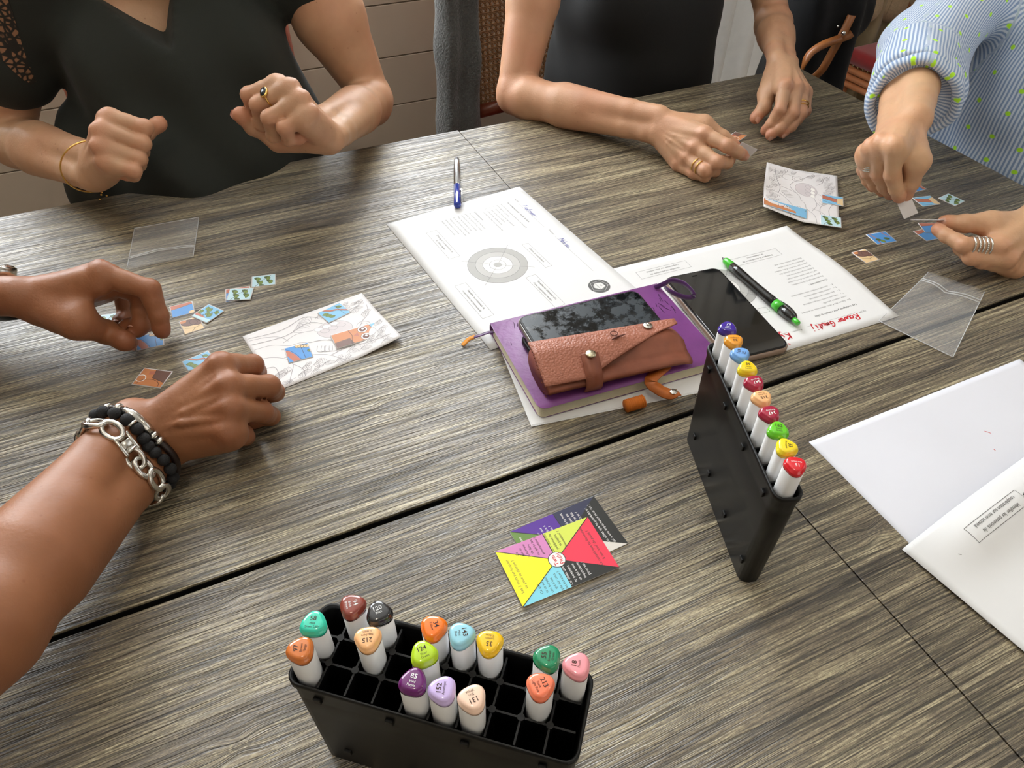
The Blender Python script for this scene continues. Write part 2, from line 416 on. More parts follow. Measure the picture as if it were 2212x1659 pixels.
for nm, x in (('wall_left', X0-.05), ('wall_right', X1+.05)):
    q = MB(); q.box((x, (Y0+Y1)/2, ZC/2), (.1, Y1-Y0+.3, ZC)); struct(q.build(nm, M['wall']))
q = MB(); q.box(((X0+X1)/2, Y0-.05, ZC/2), (X1-X0+.2, .1, ZC)); struct(q.build('wall_front', M['wall']))
# ------------------------------------------------------------------ the four square tables pushed together
def cafe_table(x0, y0, x1, y1, label):
    t = thing('cafe_table', ((x0+x1)/2, (y0+y1)/2, 0), label, 'table', 'square wood-look tables pushed together')
    m = MB(); m.box(((x0+x1)/2, (y0+y1)/2, TZ-.0015), (x1-x0, y1-y0, .003), bev=.0006); m.build('tabletop', M['wood'], t)
    m = MB(); m.box(((x0+x1)/2, (y0+y1)/2, TZ-.016), (x1-x0, y1-y0, .026), bev=.001); m.build('edge_band', M['edge'], t)
    cx, cy = (x0+x1)/2, (y0+y1)/2
    m = MB(); m.tube([(cx, cy, .03), (cx, cy, TZ-.03)], .034, 16); m.build('column', M['iron'], t, True)
    m = MB(); m.box((cx, cy, .0125), (.42, .42, .024), bev=.006); m.build('base', M['iron'], t)
    return t
G = .0034
cafe_table(-.703, G, -.0003, .695, 'square wood-look table top at far left, where the left hands sort pieces')
cafe_table(.0003, G, .703, .690, 'square wood-look table top at far right, under the loose puzzle pieces')
cafe_table(-.703, -.70, -.0006, -G, 'square wood-look table top nearest, under the three-row marker rack')
cafe_table(.0006, -.70, .703, -G, 'square wood-look table top at near right, under the blank white sheet')
HJ = {
'AR': [[-0.531,0.6423,0.819],[-0.5142,0.6241,0.8221],[-0.4791,0.6433,0.8383],[-0.457,0.6672,0.8435],[-0.4361,0.6657,0.8523],[-0.4881,0.6181,0.8887],[-0.4531,0.5995,0.8775],[-0.4596,0.6144,0.8588],[-0.4721,0.6258,0.854],[-0.5006,0.6018,0.8811],[-0.461,0.5886,0.8632],[-0.4664,0.6098,0.8444],[-0.48,0.6221,0.8419],[-0.5066,0.5889,0.8673],[-0.4706,0.5801,0.8486],[-0.4747,0.6007,0.832],[-0.4881,0.6134,0.8301],[-0.5066,0.5798,0.8507],[-0.4797,0.5658,0.8409],[-0.4836,0.5803,0.8284],[-0.4931,0.592,0.8246]],
'AL': [[-0.2411,0.5644,0.8472],[-0.2623,0.5485,0.8479],[-0.2962,0.578,0.8427],[-0.3239,0.5827,0.8628],[-0.338,0.5802,0.8818],[-0.2885,0.5587,0.9197],[-0.3204,0.5825,0.9031],[-0.3194,0.5932,0.8795],[-0.3027,0.5858,0.8773],[-0.2766,0.5392,0.9205],[-0.3143,0.5582,0.8991],[-0.315,0.5697,0.8711],[-0.2963,0.5646,0.871],[-0.2683,0.5232,0.9108],[-0.3079,0.5264,0.8941],[-0.3071,0.5363,0.8678],[-0.2881,0.5391,0.865],[-0.2628,0.51,0.8971],[-0.2951,0.5104,0.8858],[-0.2923,0.5187,0.8672],[-0.2774,0.5229,0.8628]],
'BR': [[0.2541,0.5004,0.7947],[0.2773,0.4899,0.7965],[0.3111,0.4626,0.7988],[0.3314,0.4377,0.7863],[0.3446,0.4199,0.7773],[0.2845,0.4212,0.8066],[0.2965,0.3833,0.8041],[0.3175,0.3827,0.7912],[0.3327,0.3847,0.7818],[0.2709,0.4201,0.7893],[0.2796,0.3781,0.7846],[0.3048,0.3854,0.7757],[0.3206,0.3966,0.7718],[0.2618,0.4232,0.7726],[0.2657,0.3834,0.7718],[0.2895,0.3907,0.7627],[0.302,0.4038,0.7585],[0.2573,0.4352,0.7592],[0.2614,0.4034,0.7595],[0.2695,0.3856,0.7601],[0.282,0.3946,0.7611]],
'BL': [[0.5312,0.5562,0.8269],[0.5131,0.5512,0.8115],[0.4843,0.5247,0.7969],[0.4642,0.5035,0.7839],[0.4472,0.4987,0.7708],[0.4826,0.4889,0.8207],[0.4612,0.4646,0.7969],[0.4533,0.4674,0.7739],[0.451,0.4742,0.7587],[0.5024,0.484,0.817],[0.4808,0.4553,0.7913],[0.4611,0.4537,0.771],[0.448,0.4584,0.7585],[0.5194,0.4847,0.8084],[0.5,0.4561,0.7882],[0.4805,0.4496,0.7723],[0.4659,0.4507,0.7619],[0.5347,0.491,0.8003],[0.5222,0.4693,0.7821],[0.5089,0.4682,0.7684],[0.4981,0.4713,0.7585]],
'CR': [[0.4575,0.2387,0.8654],[0.447,0.2147,0.8598],[0.4237,0.1773,0.8524],[0.4322,0.1798,0.8194],[0.4358,0.1823,0.7962],[0.382,0.1837,0.8756],[0.3966,0.1832,0.836],[0.4099,0.1801,0.8151],[0.4201,0.1768,0.8007],[0.3824,0.2039,0.8692],[0.4011,0.206,0.8266],[0.4195,0.2026,0.8037],[0.4331,0.1986,0.7909],[0.3852,0.2185,0.8567],[0.4029,0.2224,0.8197],[0.4202,0.2187,0.7992],[0.4344,0.2135,0.7876],[0.3919,0.2305,0.8425],[0.4098,0.236,0.8143],[0.422,0.2337,0.7976],[0.4319,0.2286,0.7863]],
'CL': [[0.535,0.066,0.7978],[0.5145,0.0736,0.79],[0.4753,0.0821,0.8019],[0.4461,0.0952,0.8016],[0.4327,0.1127,0.7961],[0.4515,0.0489,0.7925],[0.4161,0.0671,0.7948],[0.4154,0.0911,0.7936],[0.417,0.1082,0.7935],[0.4629,0.037,0.7796],[0.4232,0.0552,0.7825],[0.4366,0.079,0.777],[0.4523,0.0877,0.7736],[0.475,0.0387,0.7652],[0.4382,0.0493,0.7764],[0.4496,0.0721,0.7724],[0.4645,0.0816,0.7678],[0.4916,0.0331,0.7593],[0.4672,0.0506,0.767],[0.4722,0.0689,0.7651],[0.4816,0.0803,0.7622]],
'DL': [[-0.6066,0.3771,0.8149],[-0.5909,0.3558,0.8122],[-0.5626,0.3184,0.811],[-0.5437,0.3294,0.7826],[-0.5271,0.3122,0.7766],[-0.5245,0.3413,0.8441],[-0.4871,0.3212,0.827],[-0.4867,0.3101,0.8019],[-0.4891,0.3039,0.7844],[-0.5215,0.358,0.828],[-0.493,0.3674,0.7892],[-0.5024,0.3414,0.7747],[-0.5149,0.326,0.778],[-0.5254,0.3745,0.8151],[-0.4992,0.3401,0.808],[-0.509,0.3281,0.7827],[-0.5248,0.3386,0.7755],[-0.5324,0.3919,0.8068],[-0.5244,0.4023,0.7748],[-0.5289,0.3874,0.7595],[-0.5359,0.372,0.76]],
'DR': [[-0.5158,0.1472,0.7903],[-0.4974,0.1659,0.7928],[-0.4599,0.1926,0.784],[-0.4471,0.2156,0.7594],[-0.4312,0.197,0.7636],[-0.4364,0.1639,0.8332],[-0.4116,0.188,0.8038],[-0.4101,0.2033,0.7814],[-0.4199,0.2114,0.7669],[-0.4353,0.1408,0.8271],[-0.4029,0.1615,0.7958],[-0.3993,0.1796,0.7702],[-0.4131,0.1888,0.7585],[-0.4386,0.1222,0.8168],[-0.4158,0.1428,0.7838],[-0.4097,0.1585,0.7599],[-0.4295,0.1609,0.7585],[-0.4473,0.1088,0.8035],[-0.4374,0.1279,0.7761],[-0.4365,0.141,0.7594],[-0.4424,0.1316,0.7721]],
}
# hand skeletons: wrist, then thumb, index, middle, ring, little finger (four joints each), metres
JN = ['W']+[f+str(i) for f in 'TIMRP' for i in range(4)]
RAD = dict(T=(.0145, .0130, .0112, .0088), I=(.0105, .0094, .0084, .0072), M=(.0105, .0096, .0086, .0074), R=(.0102, .0092, .0081, .0070), P=(.0095, .0082, .0072, .0062))
def skin_mat(name, base, red, rough=.48, spot=.25, veins=0):
    m = bpy.data.materials.new(name); m.use_nodes = True; nt = m.node_tree; N = nt.nodes; L = nt.links; b = N['Principled BSDF']
    tc = N.new('ShaderNodeTexCoord')
    def noise(sc, det=3):
        n = N.new('ShaderNodeTexNoise'); n.inputs['Scale'].default_value = sc; n.inputs['Detail'].default_value = det; L.new(tc.outputs['Object'], n.inputs['Vector']); return n.outputs[0]
    def mixc(f, a, c, bt='MIX'):
        x = N.new('ShaderNodeMix'); x.data_type = 'RGBA'; x.blend_type = bt
        for i, v in ((0, f), (6, a), (7, c)):
            if isinstance(v, (int, float)): x.inputs[i].default_value = v
            elif isinstance(v, tuple): x.inputs[i].default_value = (*v[:3], 1)
            else: L.new(v, x.inputs[i])
        return x.outputs[2]
    def rng(v, a, c, d=0, e=1):
        r = N.new('ShaderNodeMapRange'); r.inputs[1].default_value = a; r.inputs[2].default_value = c; r.inputs[3].default_value = d; r.inputs[4].default_value = e; L.new(v, r.inputs[0]); return r.outputs[0]
    at = N.new('ShaderNodeAttribute'); at.attribute_name = 'flush'
    c = mixc(rng(noise(28), .35, .7), base, tuple(x*.86 for x in base))
    c = mixc(rng(noise(9, 2), .4, .75, 0, .45), c, red)
    c = mixc(at.outputs['Fac'], c, red)
    vo = N.new('ShaderNodeTexVoronoi'); vo.inputs['Scale'].default_value = 70; L.new(tc.outputs['Object'], vo.inputs['Vector'])
    c = mixc(rng(vo.outputs['Distance'], .10, .05, 0, spot), c, tuple(x*y for x, y in zip(base, (.5, .35, .28))))
    L.new(c, b.inputs['Base Color']); b.inputs['Roughness'].default_value = rough; b.inputs['Specular IOR Level'].default_value = .45
    b.inputs['Subsurface Weight'].default_value = .12; b.inputs['Subsurface Radius'].default_value = (1, .35, .2); b.inputs['Subsurface Scale'].default_value = .006
    bp = N.new('ShaderNodeBump'); bp.inputs['Strength'].default_value = .35; bp.inputs['Distance'].default_value = .0006
    mx = N.new('ShaderNodeMath'); L.new(noise(380, 4), mx.inputs[0]); L.new(noise(120, 3), mx.inputs[1]); L.new(mx.outputs[0], bp.inputs['Height']); L.new(bp.outputs[0], b.inputs['Normal'])
    return m
def arm(key, s, elbow, shoulder, rf, ru, side, vein=0, res=.0019, wristr=.0165, er=None, wbend=None):
    """hand, forearm and upper arm as one surface -> verts, faces, flush"""
    J = {n: np.array(p) for n, p in zip(JN, HJ[key])}; W = J['W']
    lat = nrm(J['P0']-J['I0']); lng = nrm((J['M0']+J['R0'])/2-W); dors = nrm(np.cross(lat, lng))
    if side == 'L': dors = -dors
    elbow = np.array(elbow); shoulder = np.array(shoulder)
    fa = nrm(elbow-W); wl = nrm(lat-fa*(lat@fa))
    palm = []
    for f, rr in (('I', .0112), ('M', .0108), ('R', .0102), ('P', .0096)):
        base = W+wl*({'I': -.010, 'M': -.003, 'R': .004, 'P': .010}[f])*s+lng*.012*s
        palm.append(('c', base, J[f+'0']-dors*.001*s, .0125*s, rr*s, .012*s))
        palm.append(('c', base-dors*.007*s, J[f+'0']-dors*.009*s-lng*.006*s, .0125*s, .0095*s, .010*s))
        palm.append(('e', J[f+'0']+dors*.0022*s, (rr*.92*s,)*3, None, .004*s))
        palm.append(('c', W+dors*.008*s+wl*.002*s, J[f+'0']+dors*(rr-.0006)*s, .003*s, .0026*s, .005*s))
    palm.append(('c', (W*.6+J['T0']*.4)-dors*.004*s, J['T1']-dors*.002*s, .0165*s, .0135*s, .012*s))
    palm.append(('c', J['T0']*.6+J['I0']*.4-dors*.004*s, J['T1']*.75+J['I0']*.25, .011*s, .008*s, .012*s))
    palm.append(('c', W-dors*.008*s+wl*.014*s, J['P0']-dors*.010*s, .0125*s, .0092*s, .012*s))
    w2 = .0115*s*wristr/.0165
    for sg in (-1, 1): palm.append(('c', W+wl*w2*sg, W+fa*.05+wl*w2*sg*.95, wristr*s, wristr*1.02*s, .007))
    palm.append(('e', W+wl*.016*s+fa*.012+dors*.006*s, (.0095*s,)*3, None, .008))          # ulna knob
    er = er or rf*.86
    m1 = W+fa*np.linalg.norm(elbow-W)*.62
    for sg in (-1, 1):
        palm.append(('c', W+fa*.05+wl*w2*sg, m1+wl*rf*.14*sg, wristr*1.02*s, rf*.80, .006))
    palm.append(('c', W+fa*np.linalg.norm(elbow-W)*.50, elbow-fa*.03, rf*.74, rf*.93, .012)); palm.append(('c', elbow-fa*.03, elbow, rf*.93, er, .008))
    ua = nrm(shoulder-elbow); d_ = np.linalg.norm(shoulder-elbow)
    palm.append(('c', elbow+ua*.02, elbow+ua*d_*.5, er*.98, ru, .010)); palm.append(('c', elbow+ua*d_*.5, shoulder, ru, ru*.84, .012))
    if vein:
        rs = np.random.RandomState(3)
        for a, c in ((('M', 'R'), .3), (('I', 'M'), .35), (('R', 'P'), .3)):
            p0 = (J[a[0]+'0']+J[a[1]+'0'])/2+dors*.0085*s; p2 = W+dors*.0130*s+wl*.004*s+lng*.01*s; p1 = (p0+p2)/2+dors*.0038*s+wl*rs.uniform(-.004, .004)
            palm.append(('c', p0, p1, .0018*vein, .0025*vein, .0025)); palm.append(('c', p1, p2, .0025*vein, .0022*vein, .0025))
    fing = {}
    for f in 'TIMRP':
        r = [x*s for x in RAD[f]]; g = []
        for i in range(3): g.append(('c', J[f+str(i)], J[f+str(i+1)], r[i], r[i+1], .0028*s))
        # knuckle pads and fingertip pulp
        for i in (1, 2):
            bend = nrm(J[f+str(i)]*2-J[f+str(i-1)]-J[f+str(i+1)]+1e-9)
            g.append(('e', J[f+str(i)]+bend*.0012*s, (r[i]*1.0,)*3, None, .003*s))
            g.append(('e', (J[f+str(i)]+J[f+str(i-1)])/2-bend*.0018*s, (r[i]*1.02,)*3, None, .004*s))
        tip = nrm(J[f+'3']-J[f+'2']); bend = nrm(J[f+'2']*2-J[f+'1']-J[f+'3']+1e-9)
        g.append(('e', J[f+'3']-tip*.003-bend*.0012*s, (r[3]*1.06,)*3, None, .004*s))
        fing[f] = g
    allp = palm+sum(fing.values(), [])
    lo = np.min([np.minimum(np.array(p[1]), np.array(p[2]) if p[0] == 'c' else np.array(p[1]))-(max(p[3], p[4]) if p[0] == 'c' else max(p[2])) for p in allp], 0)-.012
    hi = np.max([np.maximum(np.array(p[1]), np.array(p[2]) if p[0] == 'c' else np.array(p[1]))+(max(p[3], p[4]) if p[0] == 'c' else max(p[2])) for p in allp], 0)+.012
    F = Field(lo, hi, res); F.union(palm); base = F.f.copy()
    for f in 'TIMRP':
        sub = Field.__new__(Field); sub.lo = F.lo; sub.res = res; sub.n = F.n
        bb = [F.bb(p, .012) for p in fing[f]]; sl = F.sub(np.min([a for a, c in bb], 0), np.max([c for a, c in bb], 0))
        Q = F.pts(sl); g = np.full(Q.shape[:3], .05, np.float32)
        for p in fing[f]: g = smin(g, F.dist(p, Q), p[5] if p[0] == 'c' else p[4])
        g = smin(base[sl], g, (.010 if f == 'T' else .0042)*s)
        F.f[sl] = smin(F.f[sl], g, .0006)
    # elbow crease and knuckle creases come from the tight blends
    V, Fc = F.mesh(); V = relax(V, Fc, 2, .45)
    fl = np.zeros(len(V))
    for f in 'TIMRP':
        for i, amp, rr in ((0, .35, .012), (1, .5, .010), (2, .3, .008), (3, .75, .011)):
            if f == 'T' and i == 0: continue
            d = np.linalg.norm(V-(J[f+str(i)]+(dors*.006 if i == 0 else 0)), axis=1); fl = np.maximum(fl, amp*np.exp(-(d/(rr*s*1.2))**4))
    fl = np.maximum(fl, .35*np.exp(-(np.linalg.norm(V-elbow, axis=1)/.04)**4))
    # nails
    nails = {}
    for f in 'TIMRP':
        a, b_ = J[f+'2'], J[f+'3']; t = nrm(b_-a); bend = nrm(J[f+'2']*2-J[f+'1']-J[f+'3']); n = nrm(bend-t*(bend@t))
        if np.linalg.norm(J[f+'2']*2-J[f+'1']-J[f+'3']) < .002 or n@dors < -.2 and f != 'T': n = nrm(dors-t*(dors@t))
        sd = np.cross(t, n); r = RAD[f][3]*s*1.02; nv = []; nf = []
        wv = RAD[f][3]*s*.86; ln = wv*1.15
        for i in range(5):
            for j in range(5):
                u = (i/4*2-1); v = (j/4*2-1); x = v*math.sqrt(max(0, 1-.55*u*u if u > 0 else 1-.35*u*u))*wv; y = u*ln
                a_ = x/r; nv.append(b_-t*.0015+t*y*.95+n*(r*math.cos(a_)+.0006-.0009*(u > .6))+sd*r*math.sin(a_))
        for i in range(4):
            for j in range(4): q = i*5+j; nf.append((q, q+1, q+6, q+5))
        nails[f] = (nv, nf)
    return V, Fc, fl, dict(J=J, dors=dors, lat=lat, lng=lng, W=W, fa=fa, wl=wl, nails=nails, elbow=elbow, shoulder=shoulder)
NAILM = mat('nail', lin((205, 158, 138)), .25, noise=.06, nscale=200)
def band(c, axis, ra, rb=None, tube=.001, up=None, n=32, flat=None, parent=None, name='ring', m=None, label=None):
    """ring of metal around a finger or wrist"""
    axis = nrm(axis); u = nrm(np.cross(axis, up)) if up is not None else nrm(np.cross(axis, [0, 0, 1])); v = np.cross(axis, u); rb = rb or ra
    pts = [c+u*ra*math.cos(2*math.pi*k/n)+v*rb*math.sin(2*math.pi*k/n) for k in range(n)]
    mb = MB(); mb.tube(pts, tube if flat is None else (tube, flat), 8, close=True)
    return mb, pts, u, v
def head_prims(c, fw, s=1.0):
    """head centre c, fw facing direction (unit); returns prims"""
    fw = nrm(fw); rt_ = nrm(np.cross(fw, [0, 0, 1])); up_ = np.cross(rt_, fw); R = np.array([rt_, fw, up_])
    g = lambda x, y, z: c+(rt_*x+fw*y+up_*z)*s
    p = [('e', g(0, -.012, .035), (.075*s, .092*s, .085*s), R, .01), ('e', g(0, .018, -.03), (.060*s, .070*s, .082*s), R, .03),
         ('e', g(0, .062, -.088), (.024*s, .022*s, .020*s), R, .02), ('c', g(0, .083, .012), g(0, .104, -.022), .008*s, .0125*s, .008),
         ('e', g(.011, .093, -.026), (.008*s,)*3, None, .006), ('e', g(-.011, .093, -.026), (.008*s,)*3, None, .006),
         ('e', g(.034, .068, -.028), (.024*s,)*3, None, .02), ('e', g(-.034, .068, -.028), (.024*s,)*3, None, .02),
         ('c', g(-.016, .084, -.055), g(.016, .084, -.055), .0055*s, .0055*s, .006), ('c', g(-.013, .083, -.064), g(.013, .083, -.064), .0065*s, .0065*s, .006),
         ('c', g(-.036, .079, .030), g(.036, .079, .030), .008*s, .008*s, .012)]
    for sg in (-1, 1): p.append(('e', g(.074*sg, -.005, -.01), (.010*s, .018*s, .031*s), R, .006))
    for sg in (-1, 1): p.append(('c', g(.019*sg, .0765, .016), g(.045*sg, .069, .014), .0052*s, .0050*s, .004)); p.append(('c', g(.020*sg, .0775, .0005), g(.044*sg, .070, .0005), .0040*s, .0040*s, .004))
    carve = [('e', g(.032*sg, .102, .008), (.015*s, .016*s, .0080*s), R, .006) for sg in (-1, 1)]
    return p, carve, g, R
def person(label, group_col, arms, pelvis, chest, neck, head, shoulders, fw, skin, hair, top, kind, extra=None, scale=1.0, bust=.0, legs=True, trousers=None, seat_dir=None):
    root = thing('person', (pelvis[0], pelvis[1], 0), label, 'person')
    fw = nrm(fw); rt_ = nrm(np.cross(fw, [0, 0, 1]))
    Vs, Fs, fls, infos = [], [], [], []
    for a in arms:
        V, F, fl, inf = arm(**a); Vs.append(V); Fs.append(F); fls.append(fl); infos.append(inf)
    # trunk, neck and head
    pelvis, chest, neck, head = map(np.array, (pelvis, chest, neck, head)); R = np.array([rt_, fw, [0, 0, 1]])
    spine = nrm(chest-pelvis)
    tr = [('e', pelvis, (.165, .12, .11), R, .05), ('e', (pelvis*.55+chest*.45), (.135, .095, .13), R, .06), ('e', chest+A3(0, 0, .02), (.15, .10, .15), R, .06)]
    for s_ in shoulders: tr.append(('c', neck-A3(0, 0, .05), np.array(s_), .055, .055, .05))
    if bust:
        for sg in (-1, 1): tr.append(('e', chest+rt_*.072*sg+fw*.085-A3(0, 0, .005), (bust, bust, bust), None, .04))
    nk = [('c', neck-A3(0, 0, .04), head-A3(0, 0, .05)-fw*.005, .058, .052, .04)]
    hp, hc, g, HR = head_prims(head, nrm(fw+A3(0, 0, -.55)), scale)
    H = Field(np.minimum.reduce([pelvis, neck, head, *map(np.array, shoulders)])-.24, np.maximum.reduce([pelvis, neck, head, *map(np.array, shoulders)])+.24, .0055)
    H.union([(*p[:-1], p[-1]) for p in tr], -.006).union(nk).union(hp)
    for c in hc: H.carve(c, .006)
    V, F = H.mesh(); V = relax(V, F, 1, .4); Vs.append(V); Fs.append(F); fls.append(np.zeros(len(V)))
    off = 0; FF = []
    for V, F in zip(Vs, Fs): FF.append(F+off); off += len(V)
    body = mk('body', np.concatenate(Vs), np.concatenate(FF), skin, root, True)
    at = body.data.attributes.new('flush', 'FLOAT', 'POINT'); at.data.foreach_set('value', np.concatenate(fls).astype(np.float32))
    for inf, a in zip(infos, arms):
        for f in a.get('_n', 'TIMRP') if False else 'TIMRP':
            nv, nf = inf['nails'][f]; mk('fingernail', nv, nf, NAILM, root, True)
    # eyes
    for sg in (-1, 1):
        e = MB(); e.ball(g(.032*sg, .0695, .008), .0112*scale, n=14, m=10); eo = e.build('eye', M['eyewhite'], root, True)
        e = MB(); e.ball(g(.032*sg, .0765, .006), (.0050, .0048, .0050), n=12, m=8); e.build('iris', M['iris'], root, True)
    e = MB(); e.tube([g(-.023, .0795, -.060), g(-.010, .0888, -.0575), g(0, .0895, -.0590), g(.010, .0888, -.0575), g(.023, .0795, -.060)], [.0012, .0036, .0038, .0036, .0012], 8); e.tube([g(-.021, .080, -.0605), g(0, .0885, -.0655), g(.021, .080, -.0605)], [.0012, .0042, .0012], 8); e.build('lips', M['lip'], root, True)
    for sg in (-1, 1): e = MB(); e.tube([g(.016*sg, .0875, .026), g(.032*sg, .0845, .031), g(.048*sg, .074, .027)], [(.0012, .0028), (.0012, .0030), (.0008, .0012)], 8); e.build('eyebrow', hair[1], root, True)
    # hair
    hf = Field(head-.22, head+.2, .006)
    hl = {'long': [('e', g(0, -.022, .045), (.088, .100, .088), HR, .01), ('c', g(-.062, -.045, .01), g(-.07, -.05, -.14), .035, .028, .03), ('c', g(.062, -.045, .01), g(.07, -.05, -.14), .035, .028, .03), ('c', g(0, -.08, 0), g(0, -.08, -.13), .05, .04, .04)],
          'bob': [('e', g(0, -.022, .045), (.090, .102, .088), HR, .01), ('c', g(-.068, -.03, .01), g(-.066, -.02, -.07), .030, .022, .03), ('c', g(.068, -.03, .01), g(.066, -.02, -.07), .030, .022, .03), ('c', g(0, -.075, 0), g(0, -.07, -.07), .05, .035, .04)],
          'short': [('e', g(0, -.02, .042), (.083, .096, .086), HR, .01), ('c', g(0, -.07, 0), g(0, -.065, -.04), .04, .03, .03)]}[hair[0]]
    hf.union(hl); sl = hf.sub(head-.22, head+.2); hf.f[sl] += wob(hf.pts(sl), .0025, 120, 4)
    hf.carve(('e', g(0, .10, -.025), (.068, .075, .085), HR, .01), .008)
    V, F = hf.mesh(); mk('hair', V, F, hair[1], root, True)
    return root, infos, tr, g, H
def fabric_mat(name, col, rough=.85, weave=900, fold=.05):
    return mat(name, col, rough, noise=fold, nscale=14, bump=.25, bscale=weave, sheen=.05)
M['eyewhite'] = mat('eye_white', lin((235, 230, 225)), .2, noise=.02); M['lip'] = mat('lip_skin', lin((178, 104, 92)), .4, noise=.05); M['iris'] = mat('iris_brown', lin((70, 45, 30)), .15, noise=.1)
M['gold'] = mat('gold', lin((232, 190, 110)), .22, 1, noise=.03); M['silver'] = mat('silver', lin((215, 212, 205)), .2, 1, noise=.05)
M['skinA'] = skin_mat('fair_freckled_skin', lin((202, 160, 126)), lin((196, 128, 98)), spot=.5)
M['skinB'] = skin_mat('fair_skin', lin((202, 158, 124)), lin((190, 122, 94)), spot=.3)
M['skinC'] = skin_mat('light_skin', lin((216, 174, 136)), lin((200, 132, 100)), spot=.2)
M['skinD'] = skin_mat('tanned_skin', lin((158, 105, 71)), lin((142, 84, 56)), spot=.25)
def cloth(name, prims, off, lo, hi, m, parent, res=.005, folds=(.004, 30, 1), cuts=(), carves=(), ink=None, extra=(), label=None, rel=2):
    F = Field(lo, hi, res); F.union(prims, off); F.union(list(extra))
    Q = F.pts(F.sub(lo, hi)); F.f = F.f[:Q.shape[0], :Q.shape[1], :Q.shape[2]]
    w = wob(Q, folds[0], folds[1], folds[2])
    if len(folds) > 3: w = w+folds[3](Q)
    F.f = F.f+w
    for c in cuts: F.f = np.maximum(F.f, c(Q).astype(np.float32))
    for c in carves: F.carve(c, .003)
    V, Fc = F.mesh(); V = relax(V, Fc, rel, .5)
    o = mk(name, V, Fc, m, parent, True, label=label)
    return o, V
# ---------------------------------------------------------------- woman A, dark top, two raised fists
shA = [(-.560, .885, 1.02), (-.200, .865, 1.03)]
elA = [Yp(20, 300, .885), Yp(806, 216, .815)]
hairm = mat('brown_hair', lin((92, 62, 42)), .5, noise=.3, nscale=120, bump=.6, bscale=500)
hairb = mat('dark_hair', lin((52, 38, 30)), .5, noise=.3, nscale=120, bump=.6, bscale=500)
A, iA, trA, gA, _ = person('woman in a dark V-neck top with both fists raised, gold signet ring', None,
    [dict(key='AR', s=1.06, elbow=elA[0], shoulder=shA[0], rf=.041, ru=.056, side='R', wristr=.0175), dict(key='AL', s=1.09, elbow=elA[1], shoulder=shA[1], rf=.040, ru=.056, side='L', wristr=.0175)],
    (-.38, .99, .56), (-.385, .915, .88), (-.385, .885, 1.06), (-.385, .835, 1.26), shA, (0, -1, 0), M['skinA'], ('long', hairm), None, 'f', bust=.068)
M['topA'] = fabric_mat('dark_green_grey_jersey', lin((33, 37, 32)))
vn = Yp(362, 82, .80)
def cutV(Q):     # V neckline: opening narrowing down to the point between the collar bones
    x = Q[..., 0]-vn[0]; z = Q[..., 2]-(vn[2]+.002)
    return np.minimum(np.minimum(z*.9-np.where(x < 0, -x*.62, x*2.0), .98-Q[..., 1]), .02)
def neckcut(c, r, z): return lambda Q: np.minimum(Q[..., 2]-z, r-np.sqrt((Q[..., 0]-c[0])**2+(Q[..., 1]-c[1])**2))
rimA = neckcut((-.385, .87), .10, 1.05)
o, _ = cloth('top', trA+[('c', shA[0], np.array(shA[0])*.5+elA[0]*.5, .064, .070, .03), ('c', shA[1], (-.185, .865, .96), .060, .062, .03), ('c', (-.38, .845, .80), (-.40, .80, .70), .135, .15, .08), ('c', (-.30, .82, .74), (-.50, .84, .72), .10, .10, .05)],
    .006, (-.74, .62, .50), (-.02, 1.18, 1.13), M['topA'], A, folds=(.0035, 34, 2, lambda Q: .005*np.sin((Q[..., 0]*.9+Q[..., 2]*.45)*58+np.sin(Q[..., 2]*9)*2)*np.clip((1.0-Q[..., 1])*5, 0, 1)), cuts=(cutV, rimA))
lace = mat('openwork_lace', lin((40, 36, 30)), .8)
nt = lace.node_tree; vo = nt.nodes.new('ShaderNodeTexVoronoi'); vo.inputs['Scale'].default_value = 130; vo.feature = 'DISTANCE_TO_EDGE'
tcn = nt.nodes.new('ShaderNodeTexCoord'); nt.links.new(tcn.outputs['Object'], vo.inputs['Vector']); rp = nt.nodes.new('ShaderNodeValToRGB'); nt.links.new(vo.outputs[0], rp.inputs[0])
LACE_DONE = 1; rp.color_ramp.elements[0].position = .12; rp.color_ramp.elements[0].color = (*lin((34, 32, 27)), 1); rp.color_ramp.elements[1].position = .22; rp.color_ramp.elements[1].color = (*lin((142, 104, 76)), 1); nt.links.new(rp.outputs[0], nt.nodes['Principled BSDF'].inputs['Base Color'])
la = [Yp(-40, -20, .80), Yp(0, 60, .795), Yp(34, 122, .79), Yp(72, 178, .795)]
def onto(p):      # pull the lace onto the cloth in front of it
    d = nrm(p-CAMP); hit, loc, nn, ix_ = o.ray_cast(Vector(CAMP)-rootloc(o), Vector(d)); return np.array(loc+rootloc(o))-d*.0012 if hit else p
V = []; F = []
cl_pts = [(-60, -60, 40), (-30, -10, 40), (-5, 40, 36), (12, 85, 32), (32, 125, 24), (52, 155, 16), (72, 180, 7)]
for (px, py, hw) in cl_pts:
    for k in range(5): f_ = (k/4-.5)*2*hw; V.append(onto(Yp(px+f_*.86, py-f_*.5, .80)))
for i in range(len(cl_pts)-1):
    for k in range(4): F.append((i*5+k, i*5+k+1, i*5+k+6, i*5+k+5))
mk('lace_inset', V, F, lace, A, True, label='openwork lace inset on the sleeve')
